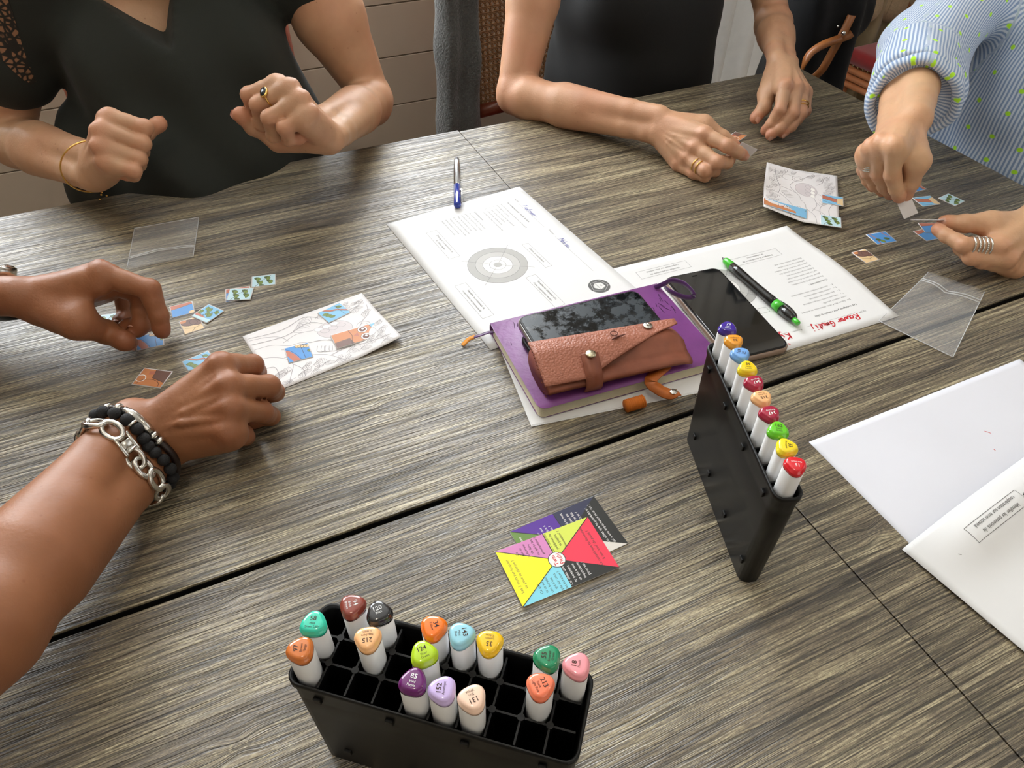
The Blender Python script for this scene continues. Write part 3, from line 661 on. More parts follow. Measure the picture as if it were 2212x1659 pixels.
# ---------------------------------------------------------------- woman B, black sleeveless top
shB = [(.235, .845, 1.03), (.640, .85, 1.03)]
elB = [Yp(1112, 206, .735), Yp(1668, 42, .745)]
B, iB, trB, gB, _ = person('woman in a black sleeveless top bending over the far table, gold wedding ring', None,
    [dict(key='BR', s=1.03, elbow=elB[0], shoulder=shB[0], rf=.0375, ru=.043, side='R', wristr=.0165, vein=.5), dict(key='BL', s=1.0, elbow=elB[1], shoulder=shB[1], rf=.036, ru=.041, side='L', wristr=.0162)],
    (.46, 1.02, .56), (.44, .92, .88), (.44, .85, 1.06), (.45, .77, 1.25), shB, (0, -1, 0), M['skinB'], ('bob', hairb), None, 'f', bust=.062)
M['topB'] = fabric_mat('black_jersey', lin((13, 14, 14)))
cloth('top', trB+[('c', (.46, .86, .80), (.46, .86, .68), .12, .135, .08)], .006, (.18, .62, .5), (.74, 1.22, 1.1), M['topB'], B, folds=(.004, 26, 5), cuts=(neckcut((.44, .85), .085, 1.05),))
# ---------------------------------------------------------------- woman C, light blue striped shirt with rolled sleeves
shC = [(.915, .515, 1.03), (.930, .125, 1.04)]
elC = [P(1980, 112, .880), (.775, .005, .84)]
C_, iC, trC, gC, _ = person('woman in a pale blue striped shirt with neon green dots and rolled sleeves', None,
    [dict(key='CR', s=1.06, elbow=elC[0], shoulder=shC[0], rf=.047, ru=.048, side='R', wristr=.0205), dict(key='CL', s=1.0, elbow=elC[1], shoulder=shC[1], rf=.042, ru=.046, side='L', wristr=.0172)],
    (1.06, .31, .56), (.975, .32, .88), (.90, .325, 1.07), (.83, .325, 1.26), shC, (-1, 0, 0), M['skinC'], ('bob', hairm), None, 'f', bust=.060)
def shirt_mat():
    m = bpy.data.materials.new('striped_shirt_cotton'); m.use_nodes = True; nt = m.node_tree; N = nt.nodes; L = nt.links; b = N['Principled BSDF']
    at = N.new('ShaderNodeAttribute'); at.attribute_name = 'weave'; sp = N.new('ShaderNodeSeparateXYZ'); L.new(at.outputs['Vector'], sp.inputs[0])
    mu = N.new('ShaderNodeMath'); mu.operation = 'MULTIPLY'; L.new(sp.outputs[0], mu.inputs[0]); mu.inputs[1].default_value = 2*math.pi/.0048
    si = N.new('ShaderNodeMath'); si.operation = 'SINE'; L.new(mu.outputs[0], si.inputs[0])
    r = N.new('ShaderNodeMapRange'); L.new(si.outputs[0], r.inputs[0]); r.inputs[1].default_value = -.5; r.inputs[2].default_value = .5
    mx = N.new('ShaderNodeMix'); mx.data_type = 'RGBA'; L.new(r.outputs[0], mx.inputs[0]); mx.inputs[6].default_value = (*lin((140, 164, 200)), 1); mx.inputs[7].default_value = (*lin((218, 228, 240)), 1)
    vo = N.new('ShaderNodeTexVoronoi'); vo.inputs['Scale'].default_value = 26; vo.inputs['Randomness'].default_value = .35; L.new(at.outputs['Vector'], vo.inputs['Vector']); vo.voronoi_dimensions = '2D'
    r2 = N.new('ShaderNodeMapRange'); L.new(vo.outputs['Distance'], r2.inputs[0]); r2.inputs[1].default_value = .07; r2.inputs[2].default_value = .10; r2.inputs[3].default_value = 1; r2.inputs[4].default_value = 0
    m2 = N.new('ShaderNodeMix'); m2.data_type = 'RGBA'; L.new(r2.outputs[0], m2.inputs[0]); L.new(mx.outputs[2], m2.inputs[6]); m2.inputs[7].default_value = (*lin((190, 250, 60)), 1)
    L.new(m2.outputs[2], b.inputs['Base Color']); b.inputs['Roughness'].default_value = .8; b.inputs['Specular IOR Level'].default_value = .25; b.inputs['Sheen Weight'].default_value = .15
    return m
M['shirt'] = shirt_mat()
def weave(o, V, bones):
    best = np.full(len(V), 9.); st = np.zeros((len(V), 3))
    for a, b, ref, r in bones:
        a, b = np.array(a), np.array(b); ax = nrm(b-a); u = nrm(np.cross(ax, ref)); v = np.cross(ax, u); L_ = np.linalg.norm(b-a)
        t = (V-a)@ax; q = V-a-np.clip(t, 0, L_)[:, None]*ax; d = np.linalg.norm(q, axis=1)-r; k = d < best
        st[k] = np.stack([np.arctan2(q@u, q@v)*r, t, t*0], 1)[k]; best[k] = d[k]
    at = o.data.attributes.new('weave', 'FLOAT_VECTOR', 'POINT'); at.data.foreach_set('vector', st.astype(np.float32).ravel())
WC = iC[0]['W']; ec, sc = np.array(elC[0]), np.array(shC[0]); cuffp = WC+(ec-WC)*.40; WL = iC[1]['W']; el2, sc2 = np.array(elC[1]), np.array(shC[1]); cuf2 = WL+(el2-WL)*.45
slv = [('c', cuffp+(ec-WC)*.02, ec, .0585, .054, .01), ('c', cuffp+RT*.012+A3(0, 0, -.006), ec+RT*.012+A3(0, 0, -.012), .050, .054, .02), ('c', ec+RT*.016+A3(0, .0, -.01), sc, .056, .072, .03), ('c', cuffp*.5+ec*.5+A3(.045, -.02, -.03), ec+A3(.02, -.02, -.03), .040, .05, .03),
       ('c', cuf2, el2, .055, .060, .02), ('c', el2, sc2, .062, .072, .03)]
cutc = lambda Q: np.maximum(-(((Q-(cuffp).astype(np.float32))@nrm(ec-WC).astype(np.float32)))-.002, -1)
def cuts_C(Q):
    # cloth ends at the cuffs, the collar and the hem
    a = -((Q-cuffp.astype(np.float32))@nrm(ec-WC).astype(np.float32)); a = np.where(np.linalg.norm(Q-cuffp.astype(np.float32), axis=-1) < .12, a, -1)
    b = -((Q-cuf2.astype(np.float32))@nrm(el2-WL).astype(np.float32)); b = np.where(np.linalg.norm(Q-cuf2.astype(np.float32), axis=-1) < .10, b, -1)
    return np.maximum(np.maximum(a, b), neckcut((.90, .325), .085, 1.05)(Q))
o, V = cloth('shirt', trC+[('c', (.90, .31, .84), (.91, .30, .70), .12, .15, .08), ('c', (.86, .42, .80), (.86, .42, .66), .06, .075, .06)], .010, (.42, -.12, .53), (1.25, .72, 1.14), M['shirt'], C_, res=.005,
    folds=(.0045, 40, 9, lambda Q: .004*np.sin(Q[..., 1]*75+np.sin(Q[..., 2]*14)*1.5)*np.clip((Q[..., 0]-.7)*6, 0, 1)), cuts=(cuts_C,), extra=slv)
weave(o, V, [(cuffp, ec, (0, 0, 1), .055), (ec, sc, (0, 0, 1), .07), (cuf2, el2, (0, 0, 1), .05), (el2, sc2, (0, 0, 1), .06), ((.95, .32, 1.05), (.97, .31, .55), (0, 1, 0), .15)])
# rolled cuffs
for c0, ax, r, nm in ((cuffp+RT*.008, nrm(ec-WC), .0525, 'cuff'), (cuf2, nrm(el2-WL), .050, 'cuff')):
    u = nrm(np.cross(ax, [0, 0, 1])); v = np.cross(ax, u); mb = MB(); ring = []
    rs = np.random.RandomState(5)
    prof = [(-.012, -.004), (-.016, .003), (-.010, .0085), (.010, .0100), (.030, .0090), (.042, .0075), (.046, .001), (.03, -.004), (.0, -.006)]
    n = 72; Vv = []; Ff = []
    for k in range(n):
        a = 2*math.pi*k/n; wv = 1+.035*math.sin(3*a+1)+.02*math.sin(7*a)
        for t, rr in prof: Vv.append(c0+A3(0, 0, -.006)+ax*(t+.004*math.sin(2*a))+(u*math.cos(a)+v*math.sin(a))*(r+rr)*wv)
    m_ = len(prof)
    for k in range(n):
        for j in range(m_): Ff.append((k*m_+j, k*m_+(j+1) % m_, ((k+1) % n)*m_+(j+1) % m_, ((k+1) % n)*m_+j))
    co = mk(nm, Vv, Ff, M['shirt'], C_, True, label='rolled-up sleeve cuff'); weave(co, np.array(Vv), [(c0-ax*.1, c0+ax*.1, (0, 0, 1), r)])
# ---------------------------------------------------------------- man D, only the arms reach into the picture
shD = [(-.90, .35, 1.04), (-.85, -.055, 1.03)]
elD = [P(-400, 640, .80), P(-130, 1440, .825)]
D_, iD, trD, gD, _ = person('man with tanned forearms reaching in from the left, wristwatch and bracelets', None,
    [dict(key='DL', s=1.12, elbow=elD[0], shoulder=shD[0], rf=.045, ru=.050, side='L', wristr=.0185, vein=.6), dict(key='DR', s=1.1, elbow=elD[1], shoulder=shD[1], rf=.047, ru=.052, side='R', wristr=.0208, vein=1.25)],
    (-1.08, .14, .56), (-1.0, .145, .88), (-.93, .148, 1.07), (-.86, .148, 1.27), shD, (1, 0, 0), M['skinD'], ('short', hairb), None, 'm')
M['topD'] = fabric_mat('charcoal_cotton', lin((48, 48, 52)))
shd0, shd1 = np.array(shD[0]), np.array(shD[1])
cloth('top', trD, .011, (-1.3, -.25, .5), (-.66, .55, 1.12), M['topD'], D_, folds=(.004, 30, 7), cuts=(neckcut((-.93, .148), .085, 1.06),),
      extra=[('c', shd0, shd0*.62+np.array(elD[0])*.38, .066, .062, .02), ('c', shd1, shd1*.62+np.array(elD[1])*.38, .066, .062, .02)])
# ---------------------------------------------------------------- trousers and shoes
def legs(root, pelvis, fw, m, shoe):
    pelvis = np.array(pelvis); fw = np.array(fw, float); rt_ = np.cross(fw, [0, 0, 1])
    pr = [('e', pelvis-A3(0, 0, .015), (.175, .15, .105) if abs(fw[1]) > .5 else (.15, .175, .105), None, .04)]
    for sg in (-1, 1):
        h = pelvis+rt_*.085*sg-A3(0, 0, .01); k = h+fw*.40+rt_*.03*sg-A3(0, 0, .015); a = k+fw*(-.04)-A3(0, 0, .42)
        pr += [('c', h, k, .082, .062, .04), ('c', k, a+A3(0, 0, .02), .060, .046, .02)]
        s = MB(); s.ball(a+fw*.075+A3(0, 0, -.055), (.048, .135, .038) if abs(fw[1]) > .5 else (.135, .048, .038), n=14, m=8); s.box(a+fw*.075+A3(0, 0, -.098), (.08, .25, .018) if abs(fw[1]) > .5 else (.25, .08, .018), bev=.006)
        so = s.build('shoe', shoe, root, True)
    F = Field(pelvis-.62, pelvis+.62, .011); F.lo[2] = 0; F = Field(np.array([pelvis[0]-.62, pelvis[1]-.62, 0]), pelvis+.62, .011); F.union(pr)
    V, Fc = F.mesh(); V = relax(V, Fc, 2, .5); mk('trousers', V, Fc, m, root, True)
jean = fabric_mat('dark_denim', lin((44, 52, 72))); blk = fabric_mat('black_trouser', lin((22, 22, 24))); shoem = mat('black_leather', lin((25, 23, 22)), .4, noise=.1)
legs(A, (-.38, .99, .56), (0, -1, 0), jean, shoem); legs(B, (.46, 1.02, .56), (0, -1, 0), blk, shoem)
legs(C_, (1.06, .31, .56), (-1, 0, 0), blk, shoem); legs(D_, (-1.08, .14, .56), (1, 0, 0), jean, shoem)
# ---------------------------------------------------------------- jewellery
def on_finger(inf, f, t, s, seg=0):
    J = inf['J']; a, b = J[f+str(seg)], J[f+str(seg+1)]; ax = nrm(b-a); bend = nrm(J[f+'1']*2-J[f+'0']-J[f+'2']); n = nrm(inf['dors']*.6+bend*.8); n = nrm(n-ax*(n@ax))
    return a+(b-a)*t, ax, n, (RAD[f][seg]*(1-t)+RAD[f][seg+1]*t)*s
def ring(root, inf, f, t, s, m, lab, tube=.0011, wd=None):
    c, ax, n, r = on_finger(inf, f, t, s); u = np.cross(ax, n); mb = MB()
    pts = [c+(n*math.cos(2*math.pi*k/32)+u*math.sin(2*math.pi*k/32))*(r+.0008) for k in range(32)]
    mb.tube(pts, [(tube, wd or tube)]*32, 8, close=True, flat=None) if wd else mb.tube(pts, tube, 8, close=True)
    return mb, c, ax, n, r
mb, c, ax, n, r = ring(A, iA[1], 'M', .60, 1.06, None, '', .0012)
g0 = mb.build('ring', M['gold'], A, True, label='gold signet ring with a dark oval stone')
u = np.cross(ax, n); q = MB(); v_ = nrm(CAMP-c); n2 = nrm(n*.7+v_*.6); n2 = nrm(n2-ax*(n2@ax)); u2 = np.cross(ax, n2); R = np.array([ax, u2, n2]); q.ball(c+n2*(r+.0012), (.0062, .0088, .0030), R, 24, 10); q.build('bezel', M['gold'], g0, True)
q = MB(); q.ball(c+n2*(r+.0030), (.0047, .0070, .0018), R, 24, 8); q.build('stone', mat('black_onyx', lin((30, 36, 36)), .15, noise=.1), g0, True)
for t in (.55, .75):
    mb, *_ = ring(B, iB[0], 'R', t, 1.03, None, '', .0009); mb.build('ring', M['gold'], B, True)
for t in (.60, .74):
    mb, *_ = ring(B, iB[1], 'R', t, 1.0, None, '', .0009); mb.build('ring', M['gold'], B, True)
for t in (.50, .60, .70):
    mb, *_ = ring(C_, iC[0], 'R', t, 1.06, None, '', .0015); mb.build('ring', M['silver'], C_, True)
for k, t in enumerate((.30, .42, .54, .66, .80)):
    mb, c, ax, n, r = ring(C_, iC[1], 'I', t, 1.0, None, '', .0013); ro = mb.build('ring', M['silver'], C_, True)
    if k in (1, 3):      # twisted bands
        q = MB(); u = np.cross(ax, n)
        for j in range(30): a = 2*math.pi*j/30; q.ball(c+(n*math.cos(a)+u*math.sin(a))*(r+.0016), (.0011,)*3, None, 6, 4)
        q.build('twist', M['silver'], ro, True)
# thin gold bangle at woman A's wrist
W_ = iA[0]['W']; fa = iA[0]['fa']; ax = nrm(fa+A3(.25, -.1, .25)); u = nrm(np.cross(ax, [0, 0, 1])); v = np.cross(ax, u); c = W_+fa*.006
pts = [c+u*.0365*math.cos(2*math.pi*k/48)+v*.0365*math.sin(2*math.pi*k/48) for k in range(48)]
q = MB(); q.tube(pts, .0011, 8, close=True); bo = q.build('bracelet', M['gold'], A, True, label='thin gold bangle')
q = MB(); e0 = min(pts, key=lambda p_: p_[2])
for k in range(4): q.ball(e0+A3(.002*k*(-1)**k, 0, -.003-.003*k), (.0016, .0016, .0016), None, 8, 5)
q.build('charm', M['gold'], bo, True)
# man D: bracelets on the right wrist
inf = iD[1]; W_, fa, wl = inf['W'], inf['fa'], inf['wl']; do = nrm(inf['dors']-fa*(inf['dors']@fa)); wl = nrm(wl-do*(wl@do))
bv = [b.co for b in []]
BODY_D = [o_ for o_ in D_.children if o_.name.startswith('body')][0]
def surf_ring(body, c, ax, n, off, ph=0, tilt=0, u=None, minr=.0, maxr=.043):
    """points of a band lying on the skin around a limb"""
    ax = nrm(ax); u = wl if u is None else u; u = nrm(u-ax*(u@ax)); v_ = np.cross(ax, u); R_ = []; rl = rootloc(body)
    for k in range(72):
        a = 2*math.pi*k/72; d = u*math.cos(a)+v_*math.sin(a); p0 = c+d*.09; hit, loc, nn, ix_ = body.ray_cast(Vector(p0)-rl, Vector(-d), distance=.09)
        R_.append(np.linalg.norm(np.array(loc+rl)-c) if hit else .03); R_[-1] = min(R_[-1], maxr)
    R_ = np.array(R_); 
    for _ in range(3): R_ = (np.roll(R_, 1)+R_*2+np.roll(R_, -1))/4
    out = []
    for k in range(n):
        a = 2*math.pi*k/n+ph; q = (a/(2*math.pi)*72) % 72; i0 = int(q); r = R_[i0]*(1-(q-i0))+R_[(i0+1) % 72]*(q-i0)
        out.append(c+(u*math.cos(a)+v_*math.sin(a))*(max(r, minr)+off)+ax*tilt*math.cos(a))
    return out
def ell_pts(c, a, b, n, ph=0, tilt=0): return [c+wl*a*math.cos(2*math.pi*k/n+ph)+do*b*math.sin(2*math.pi*k/n+ph)+fa*tilt*math.cos(2*math.pi*k/n+ph) for k in range(n)]
ra, rb_ = .0445, .0290
# 1 leather cord with silver tube
c = W_+fa*.0125; pts = surf_ring(BODY_D, c, fa, 48, .0028, 0, .004, None, 0, .038)
q = MB(); q.tube(pts, .0034, 8, close=True); b1 = q.build('bracelet', mat('dark_brown_leather', lin((38, 24, 20)), .35, noise=.1), D_, True, label='dark leather cord bracelet with a silver tube')
i0 = int(np.argmax([(p_-c)@nrm(CAMP-c) for p_ in pts])); 
q = MB(); q.tube([pts[i % 48]+nrm(pts[i % 48]-c)*.0006 for i in range(i0-3, i0+4)], [.0040, .0046, .0048, .0046, .0048, .0046, .0040], 12); q.build('tube_bead', M['silver'], b1, True)
for i in (i0-6, i0-4, i0+4, i0+6, i0+8):
    i = i % 48; q = MB(); tg = nrm(pts[(i+1) % 48]-pts[i-1]); q.tube([pts[i]-tg*.0022, pts[i], pts[i]+tg*.0022], [.0046, .0056, .0046], 12); q.build('spacer', M['silver'], b1, True)
# 2 black lava beads with silver discs
c = W_+fa*.020; pts = surf_ring(BODY_D, c, fa, 22, .0048, .1, .006)
b2 = tag(bpy.data.objects.new('bracelet', None), 'black lava stone bead bracelet'); COL.objects.link(b2); b2.parent = D_
lava = mat('black_lava_stone', lin((34, 34, 36)), .7, noise=.3, nscale=700, bump=1.0, bscale=1500)
q = MB(); q.ball((0, 0, 0), (.0054,)*3, None, 14, 9); proto = None
for k, p_ in enumerate(pts):
    if proto is None: proto = q.build('bead', lava, b2, True); o = proto
    else: o = proto.copy(); COL.objects.link(o); o.parent = b2
    o.location = Vector(p_)-rootloc(b2) if k else Vector(p_)
    if k == 0: o.location = Vector(p_)-D_.location; 
for me_v in proto.data.vertices: me_v.co += D_.location; 
for k in (3, 8, 14): 
    a, b = pts[k], pts[k+1]; m0 = (a+b)/2; tg = nrm(b-a); s_ = MB(); s_.tube([m0-tg*.001, m0+tg*.001], .0052, 14); s_.build('disc', M['silver'], b2, True)
# 3 steel chain
c = W_+fa*.036; n = 15; pts = surf_ring(BODY_D, c, fa, n, .0030, .05, .008)
b3 = tag(bpy.data.objects.new('bracelet', None), 'chunky steel link chain bracelet'); COL.objects.link(b3); b3.parent = D_
kc_ = int(np.argmax([(p_-c)@nrm(CAMP-c) for p_ in pts]))
for k in range(n):
    p_ = pts[k]; tg = nrm(pts[(k+1) % n]-pts[k-1]); nn_ = nrm(p_-c); si = np.cross(tg, nn_); tw = .5 if k % 2 else -.5
    s2 = nrm(si*math.cos(tw)+nn_*math.sin(tw)*.6); lk = MB(); L_ = []
    for j in range(16): a = 2*math.pi*j/16; L_.append(p_+tg*.0098*math.cos(a)*(1.0)+s2*.0064*math.sin(a)+nn_*.001)
    lk.tube(L_, (.0016, .0027), 8, close=True) if False else lk.tube(L_, .0026, 8, close=True)
    if k == kc_:
        lk = MB(); Rk = np.array([tg, si, nn_]); lk.box(p_+nn_*.001+si*.006, (.018, .0035, .004), Rk, bev=.0008); lk.box(p_+nn_*.001-si*.006, (.018, .0035, .004), Rk, bev=.0008); lk.box(p_+nn_*.001, (.007, .009, .0045), Rk, bev=.0008); lk.box(p_+nn_*.001+tg*.006, (.002, .010, .004), Rk); lk.box(p_+nn_*.001-tg*.006, (.002, .010, .004), Rk)
    lk.build('chain_link', M['silver'], b3, True)
# wristwatch on the left wrist
inf = iD[0]; W_, fa = inf['W'], inf['fa']; do = nrm(inf['dors']-fa*(inf['dors']@fa)); wl = nrm(np.cross(fa, do)); c = W_+fa*.038
def ep(a, b, n): return [c+wl*a*math.cos(2*math.pi*k/n)+do*b*math.sin(2*math.pi*k/n) for k in range(n)]
wt = tag(bpy.data.objects.new('wristwatch', None), 'round steel wristwatch on a black rubber strap'); COL.objects.link(wt); wt.parent = D_
V = []; Ff = []; pr = [(-.011, 0), (-.011, .003), (0, .0036), (.011, .003), (.011, 0)]; n = 40
rings_ = {t: surf_ring(BODY_D, c+fa*t, fa, n, 0, 0, 0, wl) for t in (-.011, 0, .011)}
for k in range(n):
    for t, h in pr: p_ = rings_[t][k]; V.append(p_+nrm(p_-c-fa*t)*(h+.0002))
for k in range(n):
    for j in range(5): Ff.append((k*5+j, k*5+(j+1) % 5, ((k+1) % n)*5+(j+1) % 5, ((k+1) % n)*5+j))
mk('strap', V, Ff, mat('black_rubber', lin((18, 18, 20)), .4, noise=.05), wt, True)
dn = nrm(do+wl*.15); q_ = surf_ring(BODY_D, c, fa, 72, 0, 0, 0, wl); rr_ = max((p_-c)@dn for p_ in q_); cc = c+dn*(rr_+.0065); u = nrm(np.cross(dn, fa)); v = np.cross(dn, u)
def disc(h0, h1, r0, r1): q = MB(); q.tube([cc+dn*h0, cc+dn*h1], [r0, r1], 32); return q
q = disc(-.008, .003, .0205, .0215); q.tube([cc+dn*.003, cc+dn*.0055], [.0215, .0185], 32); q.build('case', M['silver'], wt, True)
disc(.0050, .0058, .0165, .0160).build('dial', mat('black_dial', lin((15, 16, 18)), .15, noise=.05), wt, True)
# ---------------------------------------------------------------- chairs
M['cwood'] = mat('reddish_brown_wood', lin((122, 58, 36)), .35, noise=.15, nscale=30, coat=.3)
M['owood'] = mat('orange_varnished_beech', lin((206, 132, 84)), .32, noise=.1, nscale=30, coat=.3)
M['cane'] = mat('woven_cane', lin((150, 106, 66)), .55, noise=.2, nscale=80)
M['red'] = mat('red_velvet', lin((146, 18, 22)), .9, noise=.12, nscale=60, sheen=.5, bump=.3, bscale=1200)
M['brass'] = mat('antique_brass', lin((150, 130, 95)), .35, 1, noise=.1)
def chair(loc, ang, label, wood, cane=True, group='upholstered cane-back chairs'):
    """built facing -Y at the origin, then turned"""
    t = thing('dining_chair', (0, 0, 0), label, 'chair', group)
    m = MB(); m.box((0, 0, .425), (.43, .41, .05), bev=.02); m.ball((0, 0, .445), (.20, .19, .035), n=24, m=10); m.build('seat', M['red'], t, True)
    m = MB()
    for i in range(22):
        x = -.205+i*.41/21
        m.ball((x, -.206, .407), (.0035,)*3, None, 6, 4); m.ball((-.216, x*.95, .407), (.0035,)*3, None, 6, 4); m.ball((.216, x*.95, .407), (.0035,)*3, None, 6, 4)
    so = m.build('nail_trim', M['brass'], t, True, kind='stuff')
    for k, z in enumerate((.388, .366, .344)):
        m = MB()
        for a, b in (((-.2, -.195, z), (.2, -.195, z)), ((-.205, -.19, z), (-.205, .19, z)), ((.205, -.19, z), (.205, .19, z)), ((-.2, .19, z), (.2, .19, z))): m.tube([a, b], .0105, 10)
        m.build('rail', wood, t, True)
    for sx in (-1, 1):
        m = MB(); m.tube([(.195*sx, -.185, .40), (.197*sx, -.188, .2), (.20*sx, -.195, 0)], [.019, .016, .012], 12); m.build('leg', wood, t, True)
        m = MB(); m.tube([(.195*sx, .185, .40), (.197*sx, .20, .2), (.20*sx, .235, 0)], [.019, .017, .013], 12); m.build('leg', wood, t, True)
        m = MB(); m.tube([(.205*sx, .185, .38), (.205*sx, .20, .62), (.205*sx, .235, .93)], [.016, .015, .015], 12); m.build('back_post', wood, t, True)
    for z, y in ((.53, .192), (.93, .235)):
        m = MB(); m.tube([(-.2, y, z), (-.1, y+.012, z), (0, y+.016, z), (.1, y+.012, z), (.2, y, z)], [.016]*5, 10); m.build('back_rail', wood, t, True)
    # woven cane: real strands, two straight layers and two diagonal ones
    z0, z1, s = .54, .92, .0125; m = MB(); yv = lambda x, z: .194+(z-.53)*.108+.015*(1-(x/.2)**2)
    def strand(p, q, off):
        n = 5; m.tube([(p[0]+(q[0]-p[0])*i/n, yv(p[0]+(q[0]-p[0])*i/n, p[1]+(q[1]-p[1])*i/n)+off, p[1]+(q[1]-p[1])*i/n) for i in range(n+1)], .0013, 4, cap=False)
    nx = int(.38/s)
    for i in range(nx+1):
        x = -.19+i*s; strand((x-.0016, z0), (x-.0016, z1), 0); strand((x+.0016, z0), (x+.0016, z1), 0)
    for j in range(int((z1-z0)/s)+1):
        zz = z0+j*s; strand((-.19, zz-.0016), (.19, zz-.0016), -.001); strand((-.19, zz+.0016), (.19, zz+.0016), -.001)
    W_, H_ = .38, z1-z0
    for k in range(-int(H_/s), nx+1):
        for sg in (1, -1):
            a = max(0, -k*s if k < 0 else 0); x_s = max(0, k*s); zz_s = max(0, -k*s); L_ = min(W_-x_s, H_-zz_s)
            if L_ <= .005: continue
            xa, xb = x_s-W_/2, x_s+L_-W_/2
            if sg < 0: xa, xb = -xa, -xb
            strand((xa, z0+zz_s), (xb, z0+zz_s+L_), .0012*sg)
    m.build('cane_panel', M['cane'], t, False, kind='stuff')
    t.location = loc; t.rotation_euler = (0, 0, ang)
    return t
c0 = chair((.435, 1.02, 0), 0, 'cane-back chair with the grey cardigan, under the woman in black', M['cwood'])
def again(loc, ang, label):
    c = copy_tree(c0); c.location = loc; c.rotation_euler = (0, 0, ang); c['label'] = label
again((-.38, 1.01, 0), 0, 'cane-back chair under the woman in the dark V-neck top')
again((1.08, .31, 0), -math.pi/2, 'cane-back chair under the woman in the striped shirt')
again((-1.09, .14, 0), math.pi/2, 'cane-back chair under the man at the left')
rc = chair((0, 0, 0), 0, 'red velvet chair with orange wood rails, linen handbag on its seat', M['owood'])
RK = P(1822, 118, .425); ang = math.radians(84)
d = Vector((.216, .21, 0)); 
rc.rotation_euler = (0, 0, math.radians(-90+4)); off = Matrix.Rotation(rc.rotation_euler[2], 3, 'Z')@Vector((-.216, -.205, 0))
rc.location = (RK[0]-off[0], RK[1]-off[1], 0)
# ---------------------------------------------------------------- papers and their print
def paper_mat(name, col, rough=.55): return mat(name, col, rough, spec=.35, noise=.015, nscale=8)
M['paper'] = paper_mat('white_paper', lin((226, 226, 226))); M['paper2'] = paper_mat('cool_white_paper', lin((222, 223, 231)))
M['card'] = paper_mat('white_card', lin((228, 225, 225)), .45)
def flat_mat(name, c, rough=.5, spec=.3): return mat(name, lin(c), rough, spec=spec, noise=.02)
M['grey_ink'] = flat_mat('grey_print', (96, 96, 95)); M['dark_ink'] = flat_mat('black_print', (62, 62, 62)); M['blue_ink'] = flat_mat('blue_ink', (48, 62, 165)); M['red_ink'] = flat_mat('red_felt_pen', (196, 42, 52))
M['ring1'] = flat_mat('grey_print_dark', (176, 175, 172)); M['ring2'] = flat_mat('grey_print_mid', (190, 189, 186)); M['ring3'] = flat_mat('grey_print_pale', (224, 223, 220)); M['wht'] = flat_mat('white_print', (228, 228, 226))
class Page:
    """a sheet with its own origin (top-left of its print), u right, v down, in mm"""
    def __init__(s, O, angU, w, h, z, zf=None, vsign=-1):
        s.O = np.array(O[:2]); a = math.radians(angU); s.U = np.array([math.cos(a), math.sin(a)]); s.V = np.array([math.sin(a), -math.cos(a)])*(1 if vsign < 0 else -1)
        s.w, s.h, s.z, s.zf = w, h, z, zf
    def __call__(s, u, v, lift=0):
        p = s.O+s.U*u/1000+s.V*v/1000; return (p[0], p[1], s.z+(s.zf(u, v) if s.zf else 0)+lift)
    def inv(s, x, y, z=None):
        q = P(x, y, s.z if z is None else z)[:2]-s.O; return q@s.U*1000, q@s.V*1000
    def sheet(s, name, m, parent=None, nu=24, nv=18, th=.00012, warp=None, **k):
        V = []; F = []
        for L_ in (th, 0):
            for j in range(nv+1):
                for i in range(nu+1): V.append(s(s.w*i/nu, s.h*j/nv, L_))
        n1 = (nu+1)*(nv+1); sg = np.cross(s.U, s.V) > 0
        for j in range(nv):
            for i in range(nu):
                a = j*(nu+1)+i; q = (a, a+1, a+nu+2, a+nu+1); q = q if sg else q[::-1]; F.append(q); F.append(tuple(x+n1 for x in q[::-1]))
        bd = [i for i in range(nu+1)]+[j*(nu+1)+nu for j in range(1, nv+1)]+[nv*(nu+1)+i for i in range(nu-1, -1, -1)]+[j*(nu+1) for j in range(nv-1, 0, -1)]
        for i in range(len(bd)):
            a, b = bd[i], bd[(i+1) % len(bd)]; q = (b, a, a+n1, b+n1); F.append(q if sg else q[::-1])
        return mk(name, V, F, m, parent, True, **k)
T0 = TZ+.0001
TXT = ['Sur chacun des 4 axes, situez-vous en évaluant', 'votre capacité actuelle :', '1 –   très peu connu, très peu maîtrisé', '2 –   peu connu, peu maîtrisé', '3 –   connaît bien, expérimenté', '4 –   connaît très bien, très expérimenté']
TX2 = ['Au démarrage de la formation,', 'placer des points d\'une couleur', 'sur les axes pour vous situer.', 'Reliez les points entre eux.', 'En fin de formation, placez des', 'points sur les axes d\'une couleur', 'différente pour vous situer.', 'Reliez les points entre eux.']
